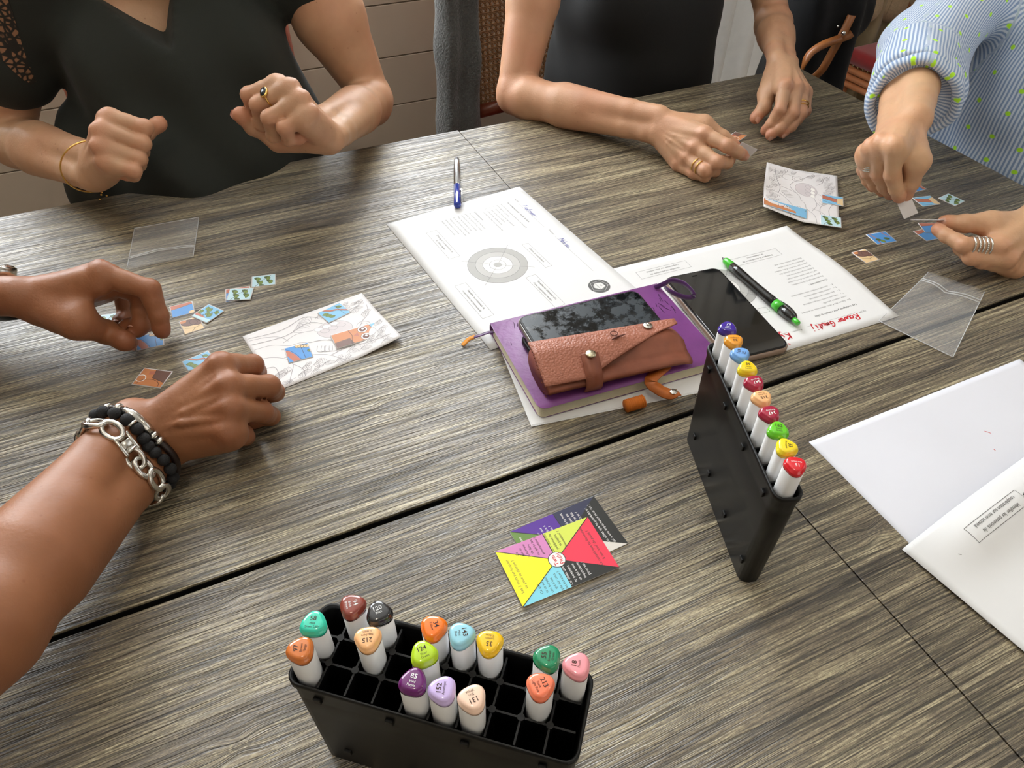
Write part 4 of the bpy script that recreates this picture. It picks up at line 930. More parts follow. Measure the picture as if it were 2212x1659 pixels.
def worksheet(pg, root, ink, name_hand, hand_mi, thick=1.0):
    K = Ink()
    K.text('NOM :', 28, 25, 4.0, 0); K.line([(42, 25.5), (112, 25.5)], .25, 0); K.text('Prénom :', 120, 25, 4.0, 0); K.line([(138, 25.5), (228, 25.5)], .25, 0)
    K.text('Les consignes pour remplir la cible', 30, 38.5, 4.3, 1, bold=.012)
    for i, t in enumerate(TXT): K.text(t, 30, 49+i*6.3, 3.8, 0)
    K.text('Concrètement :', 30, 91.5, 4.2, 1, bold=.010)
    for i, t in enumerate(TX2): K.text(t, 30, 99+i*6.1, 3.8, 0)
    cx, cy = 158, 124
    for r, mi in ((38.5, 2), (28.5, 3), (19, 4), (10.5, 5), (5.2, 6)): K.ell((cx, cy), r, None, mi, 48)
    for r in (38.5, 28.5, 19, 10.5): K.ell((cx, cy), r, None, 7, 48, w=.35)
    for a in (-.95, -2.35, .85, 2.25): c_, s_ = math.cos(a), math.sin(a); K.line([(cx+5*c_, cy+5*s_), (cx+47*c_, cy+47*s_)], .3, 7)
    for x0, y0, x1, y1, ls in ((134, 65, 193, 74, ['Définir la coopération']), (47, 157, 117, 172, ['Distinguer la coopération de', 'la collaboration']), (172, 177, 244, 192, ['Identifier les potentiels de', 'coopération sur mon activité']), (199, 93, 268, 107, ['Identifier les éléments clés', "d'une coopération réussie"])):
        K.rect(x0, y0, x1, y1, .3, 7)
        for i, t in enumerate(ls): K.text(t, (x0+x1)/2, y0+5.6+i*6, 4.0, 0, align='c')
    # round grey stamp with nested outlines
    K.ell((258, 37), 13.5, None, 8, 40); K.poly([(258+7.5*math.cos(a), 37+7.5*math.sin(a)) for a in (.3, 1.6, 2.8, 4.0, 5.2)], 5)
    K.line([(258+11.6*math.cos(a), 37+11.6*math.sin(a)) for a in (0, 1.25, 2.5, 3.8, 5.0)], .4, 5, True); K.ell((258, 37), 7.6, None, 5, 6, w=.3)
    K.text('LES', 258, 35.5, 3, 0, align='c'); K.text('COOPERANTS', 258, 39.5, 2.2, 0, align='c')
    for hw in name_hand: K.line(hw[1], hw[0], hand_mi)
    K.clipbox(0.5, .5, pg.w-.5, pg.h-.5)
    K.build('print', [M['grey_ink'], M['dark_ink'], M['ring1'], M['ring2'], M['ring3'], M['wht'], M['ring1'], M['grey_ink'], M['grey_ink'], M['blue_ink'], M['red_ink']], pg, root, lift=.00016, step=.000012)
def scribble(txt, x, y, size, w, slant=.25, rough=.4, seed=0, sq=1.0):
    """hand lettering: strokes for each letter, joined"""
    G_ = {'F': [[(.1, 1), (.1, 0)], [(-.1, 1), (.7, 1.05)], [(0, .55), (.5, .58)]], 'o': [[(.5, .45), (.25, .55), (.05, .3), (.2, 0), (.45, .05), (.55, .3), (.5, .5), (.75, .45)]], 'u': [[(0, .5), (.05, .1), (.3, 0), (.5, .45), (.52, .05), (.7, .05)]],
          'l': [[(0, .1), (.35, .8), (.3, 1.1), (.12, .9), (.15, .1), (.4, .05)]], 'n': [[(0, .5), (.05, 0), (.1, .4), (.35, .5), (.42, 0), (.6, .05)]], 'e': [[(0, .2), (.4, .35), (.3, .55), (.08, .35), (.15, .02), (.5, .1)]], 'r': [[(0, .45), (.1, .5), (.12, 0), (.15, .35), (.5, .5)]],
          'M': [[(0, 0), (.1, 1), (.4, .4), (.75, 1.05), (.8, 0)]], 'a': [[(.5, .45), (.2, .5), (.05, .2), (.25, 0), (.48, .4), (.5, .05), (.7, .05)]], 'h': [[(.05, 1.05), (.08, 0), (.12, .35), (.4, .45), (.45, 0), (.6, .05)]], 'i': [[(.1, .5), (.12, .05), (.3, .05)], [(.14, .75), (.16, .85)]],
          'R': [[(.05, 0), (.12, 1.0), (.55, 1.0), (.6, .6), (.15, .5), (.65, 0)]], 'v': [[(0, .5), (.2, 0), (.45, .55), (.6, .45)]], 't': [[(.2, .95), (.15, .05), (.4, .05)], [(-.05, .6), (.45, .65)]], 'G': [[(.6, .8), (.3, 1.0), (.02, .6), (.1, .1), (.5, .1), (.55, .45), (.3, .42)]], 'm': [[(0, .5), (.04, 0), (.08, .4), (.25, .5), (.3, 0), (.33, .4), (.5, .5), (.55, 0), (.7, .05)]],
          'y': [[(0, .5), (.15, .05), (.4, .1)], [(.48, .55), (.3, -.45), (.05, -.35)]], 'K': [[(.05, 1), (.08, 0)], [(.6, 1), (.1, .5), (.65, 0)]], 'j': [[(.25, .5), (.2, -.4), (0, -.3)], [(.28, .8), (.3, .9)]], 's': [[(.4, .5), (.1, .4), (.4, .15), (.05, .02)]], '.': [[(.1, 0), (.16, .05)]], ' ': []}
    rs = np.random.RandomState(seed); out = []; cx = x
    for ch in txt:
        g = G_.get(ch, G_['u']); wd = .82 if ch.isupper() else (.75 if ch == 'm' else .58)
        for st in g:
            p = np.array(st, float)+rs.randn(len(st), 2)*.02*rough
            q = []      # smooth the polyline
            for i in range(len(p)-1):
                p0, p1, p2, p3 = p[max(i-1, 0)], p[i], p[i+1], p[min(i+2, len(p)-1)]
                for t in (0, .25, .5, .75): q.append(.5*(2*p1+(p2-p0)*t+(2*p0-5*p1+4*p2-p3)*t*t+(3*p1-p0-3*p2+p3)*t**3))
            q.append(p[-1]); out.append((w, [(cx+(a+b*slant)*size*sq, y-b*size) for a, b in q]))
        cx += wd*size*sq
    return out
z1 = lambda u, v: .0012*math.exp(-((u-150)/80)**2)*math.sin(v/210*math.pi)
pg1 = Page((.01404, .48513), -84.65, 297, 210, T0, None)
r1 = thing('worksheet', (*pg1(150, 105)[:2], T0), 'white printed worksheet with round target and blue handwriting, under the purple notebook', 'worksheet', 'printed worksheets')
pg1.sheet('sheet', M['paper'], r1); worksheet(pg1, r1, 0, scribble('Foulonner', 49, 24.5, 7.0, .55, sq=.88)+scribble('Mahieu', 146, 25, 7.0, .55, sq=.85, seed=2), 9)
zc2 = lambda u, v: .0065*max(0, 1-u/70)**2*(.35+.65*math.sin(min(1, v/200)*math.pi)**2) if u < 70 else 0
pg2 = Page((.29324, .02906), 177.5743, 297, 210, T0-.00002, lambda u, v: zc2(u, v))
r2 = thing('worksheet', (*pg2(150, 105)[:2], T0), 'white printed worksheet upside down with red felt-pen name, beneath the ballpoint pen', 'worksheet', 'printed worksheets')
hw = scribble('Rouvar Gmutij', 41, 23.5, 9.0, 1.5, sq=.92, seed=1)+scribble('Ky', 138, 24.5, 10, 1.6, seed=4)+[(1.8, [(149, 7), (151, 9)])]
pg2.sheet('sheet', M['paper'], r2, nu=40); worksheet(pg2, r2, 0, hw, 10)
# worksheets overlap: the first lies on the second
for o in r1.children:
    o.location.z += .0003
O3 = P(1747, 955, TZ)
pg3 = Page(O3, .09, 297, 210, T0, lambda u, v: .0012*math.sin(u/45)**2*math.sin(v/60)**2)
pg3.sheet('blank_sheet', M['paper2'], None, nu=40, nv=30, label='blank white sheet with two tiny red specks, at the right edge', cat='paper', group='white sheets')
k3 = Ink(); k3.line([pg3.inv(2126, 932), pg3.inv(2135, 935), pg3.inv(2140, 937)], .7, 0); k3.line([pg3.inv(2146, 971), pg3.inv(2150, 974)], .7, 0)
sp_ = [o for o in COL.objects if o.name == 'blank_sheet'][0]; k3.build('ink_speck', [M['red_ink']], pg3, sp_, lift=.0003)
O4 = P(1948, 1187, TZ+.002)
def z4(u, v): return .0022+.012*math.exp(-((v-22)/26.)**2)*min(1, u/60)+.003*math.sin(min(u, 200)/200*math.pi)
pg4 = Page(O4, 8.4, 297, 210, T0, z4)
r4 = thing('worksheet', (*pg4(150, 105)[:2], T0), 'creased white worksheet with one boxed line of text, overlapping the blank sheet', 'worksheet', 'printed worksheets')
pg4.sheet('sheet', M['paper'], r4, nu=40, nv=40)
k4 = Ink(); k4.rect(51.5, 18.5, 126, 33.5, .35, 0); nr_ = len(k4.v)
# its print stands upside down
k4.text('Identifier les potentiels de', 89, 24.6, 5.0, 0, ang=0, align='c'); k4.text('coopération sur mon activité', 89, 31.2, 5.0, 0, align='c')
k4.v = [(a, b) if i < nr_ else (178-a, 52.4-b) for i, (a, b) in enumerate(k4.v)]
k4.line([(127, 26), (150, 30), (172, 36)], .35, 0); k4.line([(30, 30), (31.5, 32)], .4, 0); k4.poly([(127, 26), (131, 24.6), (130.4, 28)], 0)
k4.build('print', [M['dark_ink']], pg4, r4, lift=.0003)
# ---------------------------------------------------------------- two game cards
CARDM = [flat_mat(n, c, .3, .5) for n, c in (('card_pink', (214, 136, 190)), ('card_lime', (214, 226, 92)), ('card_red', (238, 62, 88)), ('card_black', (44, 44, 42)), ('card_cyan', (134, 214, 232)), ('card_yellow', (250, 240, 40)), ('card_white', (240, 238, 238)), ('card_violet', (88, 46, 150)), ('card_navy', (52, 54, 80)), ('card_green', (106, 140, 70)), ('card_cream', (222, 216, 208)), ('card_text', (70, 66, 60)), ('card_logo_red', (208, 60, 60)))]
def game_card(pg, cols, texts, label, logo, z):
    r = thing('game_card', (*pg(43, 28)[:2], z), label, 'card', 'question cards')
    pg.sheet('card', CARDM[6], r, nu=2, nv=2, th=.0006)
    K = Ink(); w_, h_ = pg.w, pg.h; c = (w_/2, h_/2)
    for mi, tri in zip(cols, (((0, 0), (w_/2, 0), c), ((w_/2, 0), (w_, 0), c), ((w_, 0), (w_, h_), c), ((w_, h_), (w_/2, h_), c), ((w_/2, h_), (0, h_), c), ((0, h_), (0, 0), c))): K.poly(tri, mi)
    for a in ((0, 0), (w_/2, 0), (w_, 0), (w_, h_), (w_/2, h_), (0, h_)): K.line([a, c], .7, 3)
    rot = math.pi/2
    for (ls, x, y, sz, mi, ang) in texts:
        ca, sa = math.cos(ang), math.sin(ang)
        for i, t in enumerate(ls): K.text(t, x-sa*i*sz*1.25, y+ca*i*sz*1.25, sz, mi, ang=ang, align='c')
    if logo:
        K.ell(c, 7.6, None, 3, 40); K.ell(c, 7.0, None, 6, 40)
        for i, t in enumerate(('Twin', 'Pitch!')): K.text(t, c[0]+.6+i*5.0-1.0, c[1], 5.0, 12, ang=-math.pi/2, bold=.02, align='c')
    K.build('print', CARDM, pg, r, lift=.00066, step=.00001)
    return r
a_ = -math.pi/2
pgA = Page(P(1101, 1150, TZ), .5+1.91, 84, 56, TZ)
# the under card: its corners as seen on the table
def card_page(p0, p1, p3, z, w_=86, h_=56):
    A_, B_, D_2 = P(*p0, z), P(*p1, z), P(*p3, z); ang = math.degrees(math.atan2(*(B_-A_)[1::-1])); return Page(A_, ang, w_, h_, z)
pgB = card_page((1101, 1150), (1283, 1073), (1180, 1262), TZ+.0002)
pgT = card_page((1070, 1193), (1270, 1117), (1130, 1308), TZ+.0011, 89, 56)
W6 = 6
game_card(pgB, (7, 8, 3, 10, 6, 9), [(['Un', 'engage-', 'ment ou une', 'cause chère à', 'tes yeux ?'], 18, 17, 3.4, W6, a_), (['Ce qui te met', 'en joie ou', 'qui te fait', 'vibrer ?'], 50, 13, 3.6, W6, a_), (['Un objet que tu possèdes et', 'qui a une importance pour toi ?'], w0 if False else 73, 28, 3.5, W6, a_), (['certains'], 6, 14, 3.3, W6, a_)], 'dark violet and black question card lying underneath the multicoloured one', False, TZ)
game_card(pgT, (0, 1, 2, 3, 4, 5), [(['Ce', 'que tu', 'as horreur', 'de faire', 'ou qui te fait', 'procrastiner ?'], 17, 9.5, 3.3, 11, a_), (['Les 3 chansons', 'préférées de', 'ta playlist', "'innovation' ?"], 46.5, 11, 3.3, 11, a_), (['Le conseil que tu donnerais', "à ton 'moi' du passé ?"], 78, 28, 3.6, 11, a_),
          (['Un objet que', 'tu possèdes', 'et qui a une', 'importance', 'pour toi ?'], 46.5, 45, 3.5, W6, a_), (['Ce que', 'tu as sur', 'ton bureau', "qui n'est", 'pas sur tous', 'les bureaux ?'], 20.5, 47, 3.3, 11, a_), (['Les 3 mots par lesquels', 'tu peux te décrire ?'], 6.5, 28, 3.6, 11, a_)], 'multicoloured question card with pie-like sectors and round Twin Pitch! logo', True, TZ)
# ---------------------------------------------------------------- owl picture puzzle: base cards and loose pieces
PZ = [flat_mat(n, c, .4, .4) for n, c in (('pz_sky', (132, 190, 226)), ('pz_blue', (88, 150, 214)), ('pz_pale', (190, 222, 232)), ('pz_green', (122, 146, 72)), ('pz_darkgreen', (84, 108, 60)), ('pz_orange', (206, 136, 90)), ('pz_brown', (122, 92, 84)), ('pz_sand', (226, 196, 150)), ('pz_line', (66, 52, 48)), ('pz_white', (240, 238, 234)), ('pz_greyline', (164, 160, 162)), ('pz_greyfill', (212, 204, 206)), ('pz_eye', (108, 58, 40)), ('pz_bark', (190, 118, 96)))]
def leaf(K, x, y, a, L_=6, w_=2.4, f=3, l=8):
    ca, sa = math.cos(a), math.sin(a); pts = []
    for t in (0, .25, .5, .75, 1): pts.append((t*L_, math.sin(t*math.pi)*w_*(1.1-t*.3)))
    for t in (.75, .5, .25): pts.append((t*L_, -math.sin(t*math.pi)*w_*(1.1-t*.3)))
    pts = [(x+p*ca-q*sa, y+p*sa+q*ca) for p, q in pts]
    if f is not None: K.poly(pts, f)
    K.line(pts, .35, l, True); K.line([(x, y), (x+L_*.85*ca, y+L_*.85*sa)], .25, l)
def lineart(K, w_, h_, c=10, seed=0):
    """grey colouring-page drawing: a bird on a branch among leaves"""
    rs = random.Random(seed)
    def cur(pts, wd=.55):
        wd *= 1.25
        p = [np.array(q, float) for q in pts]; q = []
        for i in range(len(p)-1):
            p0, p1, p2, p3 = p[max(i-1, 0)], p[i], p[i+1], p[min(i+2, len(p)-1)]
            for t in (0, .2, .4, .6, .8): q.append(.5*(2*p1+(p2-p0)*t+(2*p0-5*p1+4*p2-p3)*t*t+(3*p1-p0-3*p2+p3)*t**3))
        q.append(p[-1]); K.line(q, wd, c)
    cur([(3, 30), (22, 33), (38, 44), (50, 46), (60, 52)]); cur([(3, 48), (14, 52), (26, 62), (30, 75), (22, 90), (14, 104)]); cur([(26, 60), (42, 66), (60, 76), (70, 84), (80, 100)])
    cur([(30, 75), (36, 88), (34, 100)]); cur([(3, 12), (20, 16), (34, 24), (40, 36)]); cur([(34, 36), (52, 30), (70, 34)]); cur([(28, 46), (40, 54), (34, 58)])
    for i in range(5):      # tail and wing feathers
        cur([(58+i*2, 30-i*3), (50+i*3, 24-i*3), (60+i*4, 20-i*3), (68+i*2, 28-i*3)], .4)
    K.ell((92, 45), 20, 15, 11, 36, rot=.35); K.ell((92, 45), 20, 15, c, 36, rot=.35, w=.5)
    for i in range(6): K.ell((76+i*5, 36+(i % 2)*6), 5.2, 3.4, 11 if i % 2 else 9, 20, rot=.5); K.ell((76+i*5, 36+(i % 2)*6), 5.2, 3.4, c, 20, rot=.5, w=.4)
    cur([(78, 58), (96, 68), (112, 62), (126, 48)]); K.ell((122, 58), 8, 8, c, 28, w=.45); K.ell((122, 72), 8, 8, c, 28, w=.45); K.ell((122, 58), 4.4, None, c, 20, w=.4)
    for y0 in (8, 20): cur([(3, y0), (40, y0+6), (70, y0-2), (84, y0+8)])
    cur([(60, 52), (74, 56), (84, 66), (92, 80)]); cur([(70, 84), (90, 82), (112, 88), (140, 92)]); cur([(126, 48), (136, 40), (142, 24)]); cur([(3, 66), (12, 70), (10, 88), (3, 96)]); cur([(110, 30), (120, 22), (132, 20), (142, 14)])
    for i in range(4): cur([(64+i*4, 62+i*2), (60+i*4, 70+i*2), (66+i*4, 74+i*2), (70+i*4, 66+i*2)], .4)
    for (bx, by, ba) in ((108, 6, .2), (96, 8, .6), (140, 60, 1.4), (136, 74, 1.0), (128, 84, .2), (82, 98, .1), (52, 86, .4), (34, 92, 1.2), (10, 80, .8), (118, 10, .4), (128, 22, 1.2), (104, 14, -.3), (136, 12, 2.0), (134, 34, .9), (92, 86, .2), (104, 92, -.3), (116, 84, .5), (60, 92, -.5), (46, 96, .3), (74, 94, .2), (20, 84, -2.2), (18, 98, 2.4), (130, 96, -.2), (86, 12, .2), (40, 84, .6)):
        cur([(bx-6, by+4), (bx, by), (bx+7, by-1)], .35)
        for j in range(3): leaf(K, bx+j*2-2, by+1, ba+(-1)**j*.9, 9, 2.6, None, c)
PIECE = {'branch': lambda K, w_, h_: (K.poly([(0, 0), (w_, 0), (w_, h_), (0, h_)], 0), K.line([(6, -1), (14, 7), (20, 9), (w_+1, 20)], 2.6, 13), K.line([(6, 1), (14, 8.8), (20, 10.6), (w_, 21)], .4, 8), [leaf(K, 2+i*2, 8+i*4, .3, 8, 2.6) for i in range(3)], leaf(K, w_-8, 4, .8, 7, 2.4), K.line([(w_-9, 0), (w_-7, h_)], .4, 8)),
         'water': lambda K, w_, h_: (K.poly([(0, 0), (w_, 0), (w_, h_), (0, h_)], 1), K.poly([(0, 4), (5, 8), (10, 16), (14, h_), (6, h_), (0, 12)], 13), K.line([(1, 3), (6, 8), (11, 16), (15, h_)], .4, 8), [K.ell((w_-12+3*i, 3+i), 3.4, 2.6, 7, 16) for i in range(4)], [K.ell((w_-12+3*i, 3+i), 3.4, 2.6, 8, 16, w=.35) for i in range(4)], K.line([(w_-9, 6), (w_-8, h_)], .4, 8), leaf(K, w_-3, 12, 1.2, 6, 2)),
         'eyes': lambda K, w_, h_: (K.poly([(0, 0), (w_, 0), (w_, h_), (0, h_)], 0), K.poly([(0, 0), (w_*.72, 0), (w_*.78, h_*.5), (w_*.7, h_), (0, h_)], 5), K.line([(w_*.72, 0), (w_*.78, h_*.5), (w_*.7, h_)], .5, 8), K.poly([(0, h_*.6), (w_*.3, h_*.55), (w_*.34, h_), (0, h_)], 6), K.line([(w_*.33, 0), (w_*.36, h_*.45), (w_*.28, h_)], .5, 8),
                                   [(K.ell((w_*.58, y), 5.6, None, 9, 24), K.ell((w_*.58, y), 5.6, None, 8, 24, w=.4), K.ell((w_*.58, y), 3.8, None, 12, 20), K.ell((w_*.58+.6, y-1), 1.5, None, 9, 12)) for y in (6.2, 19.4)], K.poly([(w_*.38, 12.5), (w_*.47, 9), (w_*.47, 16)], 13), leaf(K, w_-7, 4, .5, 6, 2)),
         'leaves': lambda K, w_, h_: (K.poly([(0, 0), (w_, 0), (w_, h_), (0, h_)], 2), K.line([(4, h_), (12, 12), (w_-6, 2)], .6, 8), [leaf(K, 3+6*(i % 4)+(i//4)*3, 4+8*(i//4), .5+1.3*(i % 2), 8.5, 2.8, 3 if i % 2 else 4) for i in range(9)]),
         'foliage': lambda K, w_, h_: (K.poly([(0, 0), (w_, 0), (w_, h_), (0, h_)], 0), K.line([(2, h_-2), (14, 14), (20, 2)], .6, 8), [leaf(K, 4+7*(i % 3), 4+7*(i//3), .9+.9*(i % 2), 8, 2.8, 3) for i in range(8)], K.poly([(0, 18), (16, 20), (15, 23), (0, 22)], 13), K.poly([(0, h_-4), (w_, h_-7), (w_, h_), (0, h_)], 2)),
         'sky': lambda K, w_, h_: (K.poly([(0, 0), (w_, 0), (w_, h_), (0, h_)], 1), K.poly([(0, 0), (w_, 0), (w_, 5), (8, 8), (0, 9)], 13), K.line([(w_, 5), (8, 8), (0, 9)], .4, 8), K.ell((w_-3, h_-3), 4, 3, 7, 16)),
         'body': lambda K, w_, h_: (K.poly([(0, 0), (w_, 0), (w_, h_), (0, h_)], 7), K.ell((10, 8), 9, 6, 6, 24, rot=.3), K.ell((18, 10), 8, 6, 6, 24, rot=.5), K.ell((10, 8), 9, 6, 8, 24, rot=.3, w=.45), K.ell((18, 10), 8, 6, 8, 24, rot=.5, w=.45), K.line([(3, 16), (12, 20), (22, 18), (w_, 22)], .45, 8), K.line([(8, h_), (14, 20)], .45, 8), K.ell((4, 3), 4, 3, 5, 14)),
         'wing': lambda K, w_, h_: (K.poly([(0, 0), (w_, 0), (w_, h_), (0, h_)], 5), K.poly([(w_*.45, 0), (w_, 0), (w_, h_*.7), (w_*.5, h_*.5)], 6), K.line([(w_*.45, 0), (w_*.5, h_*.5), (w_, h_*.7)], .5, 8), K.ell((w_*.5, h_*.9), 12, 8, 5, 24), K.ell((w_*.5, h_*.9), 12, 8, 8, 24, w=.5), K.ell((5, h_*.6), 5, 5, 9, 20, w=1.0), K.poly([(9, 4), (15, 3), (16, 8), (10, 9)], 13)),
         'beak': lambda K, w_, h_: (K.poly([(0, 0), (w_, 0), (w_, h_), (0, h_)], 0), K.poly([(0, 2), (w_*.7, h_*.35), (w_*.75, h_*.75), (0, h_*.45)], 13), K.line([(0, 2), (w_*.7, h_*.35), (w_*.75, h_*.75), (0, h_*.45)], .5, 8), K.poly([(w_*.7, h_*.3), (w_, h_*.2), (w_, h_), (w_*.7, h_*.85)], 7), K.line([(2, h_*.7), (w_*.6, h_)], .5, 8)),
         'blue2': lambda K, w_, h_: (K.poly([(0, 0), (w_, 0), (w_, h_), (0, h_)], 1), K.line([(4, 0), (8, 12), (6, h_)], 1.4, 13), K.line([(w_-8, 0), (w_-5, 10), (w_, 14)], 1.4, 13), [leaf(K, 5+6*i, 14+2*(i % 2), .5+.7*(i % 2), 9, 3, 3 if i % 2 else 4) for i in range(3)])}
def piece(corners, kind, label, z=TZ, group='loose puzzle pieces', lift=0.0, curl=0, w_=None, h_=None, parent=None, name='puzzle_piece'):
    """corners: photo positions of top-left, top-right and bottom-left of its picture"""
    A_, B_, D_2 = P(*corners[0], z), P(*corners[1], z), P(*corners[2], z)
    U = (B_-A_)[:2]; w_ = w_ or min(33, max(18, np.linalg.norm(U)*1000)); ang = math.degrees(math.atan2(U[1], U[0])); V = (D_2-A_)[:2]
    s_ = U[0]*V[1]-U[1]*V[0]; h_ = h_ or min(27, max(18, abs(s_)/np.linalg.norm(U)*1000))
    pg = Page(A_, ang, w_, h_, z, (lambda u, v: curl*((u/w_)**2)) if curl else None, vsign=-1 if s_ < 0 else 1)
    if parent is None: r = thing(name, (*pg(w_/2, h_/2)[:2], z), label, 'puzzle piece', group)
    else: r = parent
    pg.sheet('cardboard', M['card'], r, nu=6, nv=2, th=.00045); K = Ink(); PIECE[kind](K, w_, h_); K.clipbox(1.0, 1.0, w_-1.0, h_-1.0)
    K.build('picture', PZ, pg, r, lift=.00051, step=.000012)
    return r
# left base card with three pieces laid on it
pgL = card_page((524, 727), (780, 634), (598, 838), TZ+.0003, 147, 105)
zL = lambda u, v: .006*max(0, (u-95)/52)*max(0, (v-40)/65)
pgL.zf = zL
rl = thing('puzzle_base_card', (*pgL(73, 52)[:2], TZ), 'white line-drawn puzzle base card at left, with lifted right corner', 'puzzle card', 'puzzle base cards')
pgL.sheet('card', M['card'], rl, th=.0003); K = Ink(); lineart(K, 147, 105); K.clipbox(3, 3, 144, 102); K.build('print', PZ, pgL, rl, lift=.00036, step=.00001)
zt = TZ+.0008
piece(((685, 677), (733, 654), (701, 697)), 'branch', 'sky-blue branch piece lying on the left base card, topmost of its three', zt, 'placed puzzle pieces', w_=31, h_=25)
piece(((613, 753), (663, 740), (629, 786)), 'water', 'bright blue piece with orange fringe, lowest on the left base card', zt, 'placed puzzle pieces', w_=27, h_=27)
piece(((713, 725), (825, 692), (731, 757)), 'eyes', 'long owl-eyes piece lying on the left base card', zt+.0008, 'placed puzzle pieces', w_=62, h_=26)
# right base card with a curled corner
pgR = Page(P(1655, 356, TZ+.006), -41.1, 104, 150, T0, lambda u, v: .004+.014*max(0, 1-u/55)*max(0, (v-70)/80)+.006*max(0, 1-u/40)*max(0, 1-v/60))
rr = thing('puzzle_base_card', (*pgR(52, 75)[:2], TZ), 'white line-drawn puzzle base card at right, with curled left corners', 'puzzle card', 'puzzle base cards')
pgR.sheet('card', M['card'], rr, th=.0003); K = Ink(); lineart(K, 147, 105); K.clipbox(3, 3, 144, 102)
K.v = [(104-b*104/105, a*1.0) for a, b in K.v]; K.v = [(a, 150-b) for a, b in K.v]; K.build('print', PZ, pgR, rr, lift=.00036, step=.00001)
def placed(pg, u0, v0, w_, h_, kind, label, rot=0):
    r = thing('puzzle_piece', pg(u0+w_/2, v0+h_/2), label, 'puzzle piece', 'placed puzzle pieces')
    sub = lambda a, b, lift=0: pg(u0+a, v0+b, lift+.0006)
    q = Page((0, 0), 0, w_, h_, 0); 
    class S(Page):
        def __call__(s, a, b, lift=0): return sub(a, b, lift)
    s = S((0, 0), math.degrees(math.atan2(pg.U[1], pg.U[0])), w_, h_, 0); s.U, s.V = pg.U, pg.V
    s.sheet('cardboard', M['card'], r, nu=8, nv=3, th=.0004); K = Ink(); PIECE[kind](K, w_, h_); K.clipbox(1, 1, w_-1, h_-1); K.build('picture', PZ, s, r, lift=.00046, step=.000012)
for px, kind, lab, sz in (((1646, 436), 'eyes', 'owl-eyes piece at the curled lower edge of the right base card', (62, 27)), ((1775, 418), 'beak', 'brown and blue piece overhanging the right side of the right base card', (30, 26)), ((1772, 462), 'leaves', 'green leafy piece at the lowest corner of the right base card', (28, 27))):
    u, v = pgR.inv(*px, TZ+.006); placed(pgR, max(-1, u), min(v, 150-sz[1]+1), *sz, kind, lab)
# loose pieces
for c, k, l, kw in ((((544, 598), (577, 594), (520, 618)), 'leaves', 'loose small leafy piece farthest from the man', dict(w_=29, h_=23)),
                    (((497, 624), (549, 622), (487, 650)), 'leaves', 'loose pale leafy piece lying on two others, beside the farthest one', dict(z=TZ+.0012)),
                    (((487, 626), (540, 618), (494, 653)), 'sky', 'loose blue piece mostly covered by the pale leafy piece', {}),
                    (((451, 657), (485, 672), (408, 688)), 'foliage', 'loose green foliage piece resting on the tan one', dict(z=TZ+.0007)),
                    (((386, 696), (430, 682), (412, 722)), 'body', 'loose tan and brown piece half under the foliage piece', {}),
                    (((366, 663), (378, 660), (383, 690)), 'sky', 'loose piece with blue sky and green leaves beside the left index finger', dict(w_=26, h_=24)),
                    (((294, 728), (322, 722), (300, 766)), 'water', 'loose blue and sand piece under the left thumb tip', dict(w_=29, h_=26)),
                    (((210, 682), (258, 676), (228, 706)), 'leaves', 'loose green and pink piece seen through the left hand', {}),
                    (((392, 782), (440, 762), (400, 800)), 'branch', 'loose light blue piece behind the braceleted right hand', dict(w_=30, h_=20)),
                    (((312, 795), (366, 802), (280, 829)), 'wing', 'loose orange-brown piece nearest the braceleted wrist', dict(w_=33, h_=26)),
                    (((1571, 296), (1585, 287), (1590, 311)), 'wing', 'loose piece behind the pinching fingers of the woman in black', dict(w_=26, h_=22)),
                    (((1972, 391), (2004, 410), (1958, 405)), 'sky', 'loose blue piece with sandy edge beside the striped-shirt woman’s right fingertips', dict(w_=27, h_=24)),
                    (((1970, 428), (2008, 423), (1994, 446)), 'beak', 'loose piece with a long brown beak shape', dict(w_=30, h_=25)),
                    (((2048, 418), (2080, 433), (2021, 429)), 'leaves', 'loose pale blue leafy piece nearest the striped shirt', dict(w_=27, h_=25)),
                    (((1870, 507), (1912, 500), (1896, 529)), 'blue2', 'loose blue piece with crossed red branches', {}),
                    (((1839, 546), (1868, 538), (1871, 575)), 'body', 'loose brown and cream piece nearest the ballpoint pen', {}),
                    (((1972, 500), (2000, 494), (2012, 524)), 'sky', 'loose blue piece under the ringed hand, lower of two', dict(w_=30, h_=26)),
                    (((1982, 482), (2026, 482), (2002, 506)), 'sky', 'loose orange and blue piece under the ringed hand, upper of two', dict(z=TZ+.0008, w_=28, h_=24))):
    piece(c, k, l, **kw)
# pieces held in fingers
def held(c, n, u, w_, h_, label):
    n = nrm(n); u = nrm(np.array(u)-n*(np.array(u)@n)); v = np.cross(n, u); m = MB(); m.box(c, (w_, h_, .0005), np.array([u, v, n]), bev=0)
    m.build('puzzle_piece', M['card'], label=label, cat='puzzle piece', group='held puzzle pieces')
jb = iB[0]['J']; c = (jb['I3']+jb['T3'])/2; d_ = P(1626, 327, TZ+.02)-c; held(c+nrm(d_)*.014, nrm(RT*.0+UP*.75+FW*.45), nrm(d_), .030, .022, 'thin white-edged piece pinched by the woman in black')
jc = iC[0]['J']; c = (jc['I3']+jc['T3'])/2; held(c+nrm(RT*.45-UP*.85)*.014, -FW, nrm(RT*.45-UP), .028, .020, 'grey-backed piece dangling from the striped-shirt woman’s right fingertips')
jl = iC[1]['J']; c = (jl['I3']+jl['T3'])/2; d_ = P(1984, 462, TZ+.045)-c; held(c+nrm(d_)*.016, nrm(UP*.85-FW*.2), nrm(d_), .036, .024, 'edge-on piece held between ringed hand’s thumb and finger')
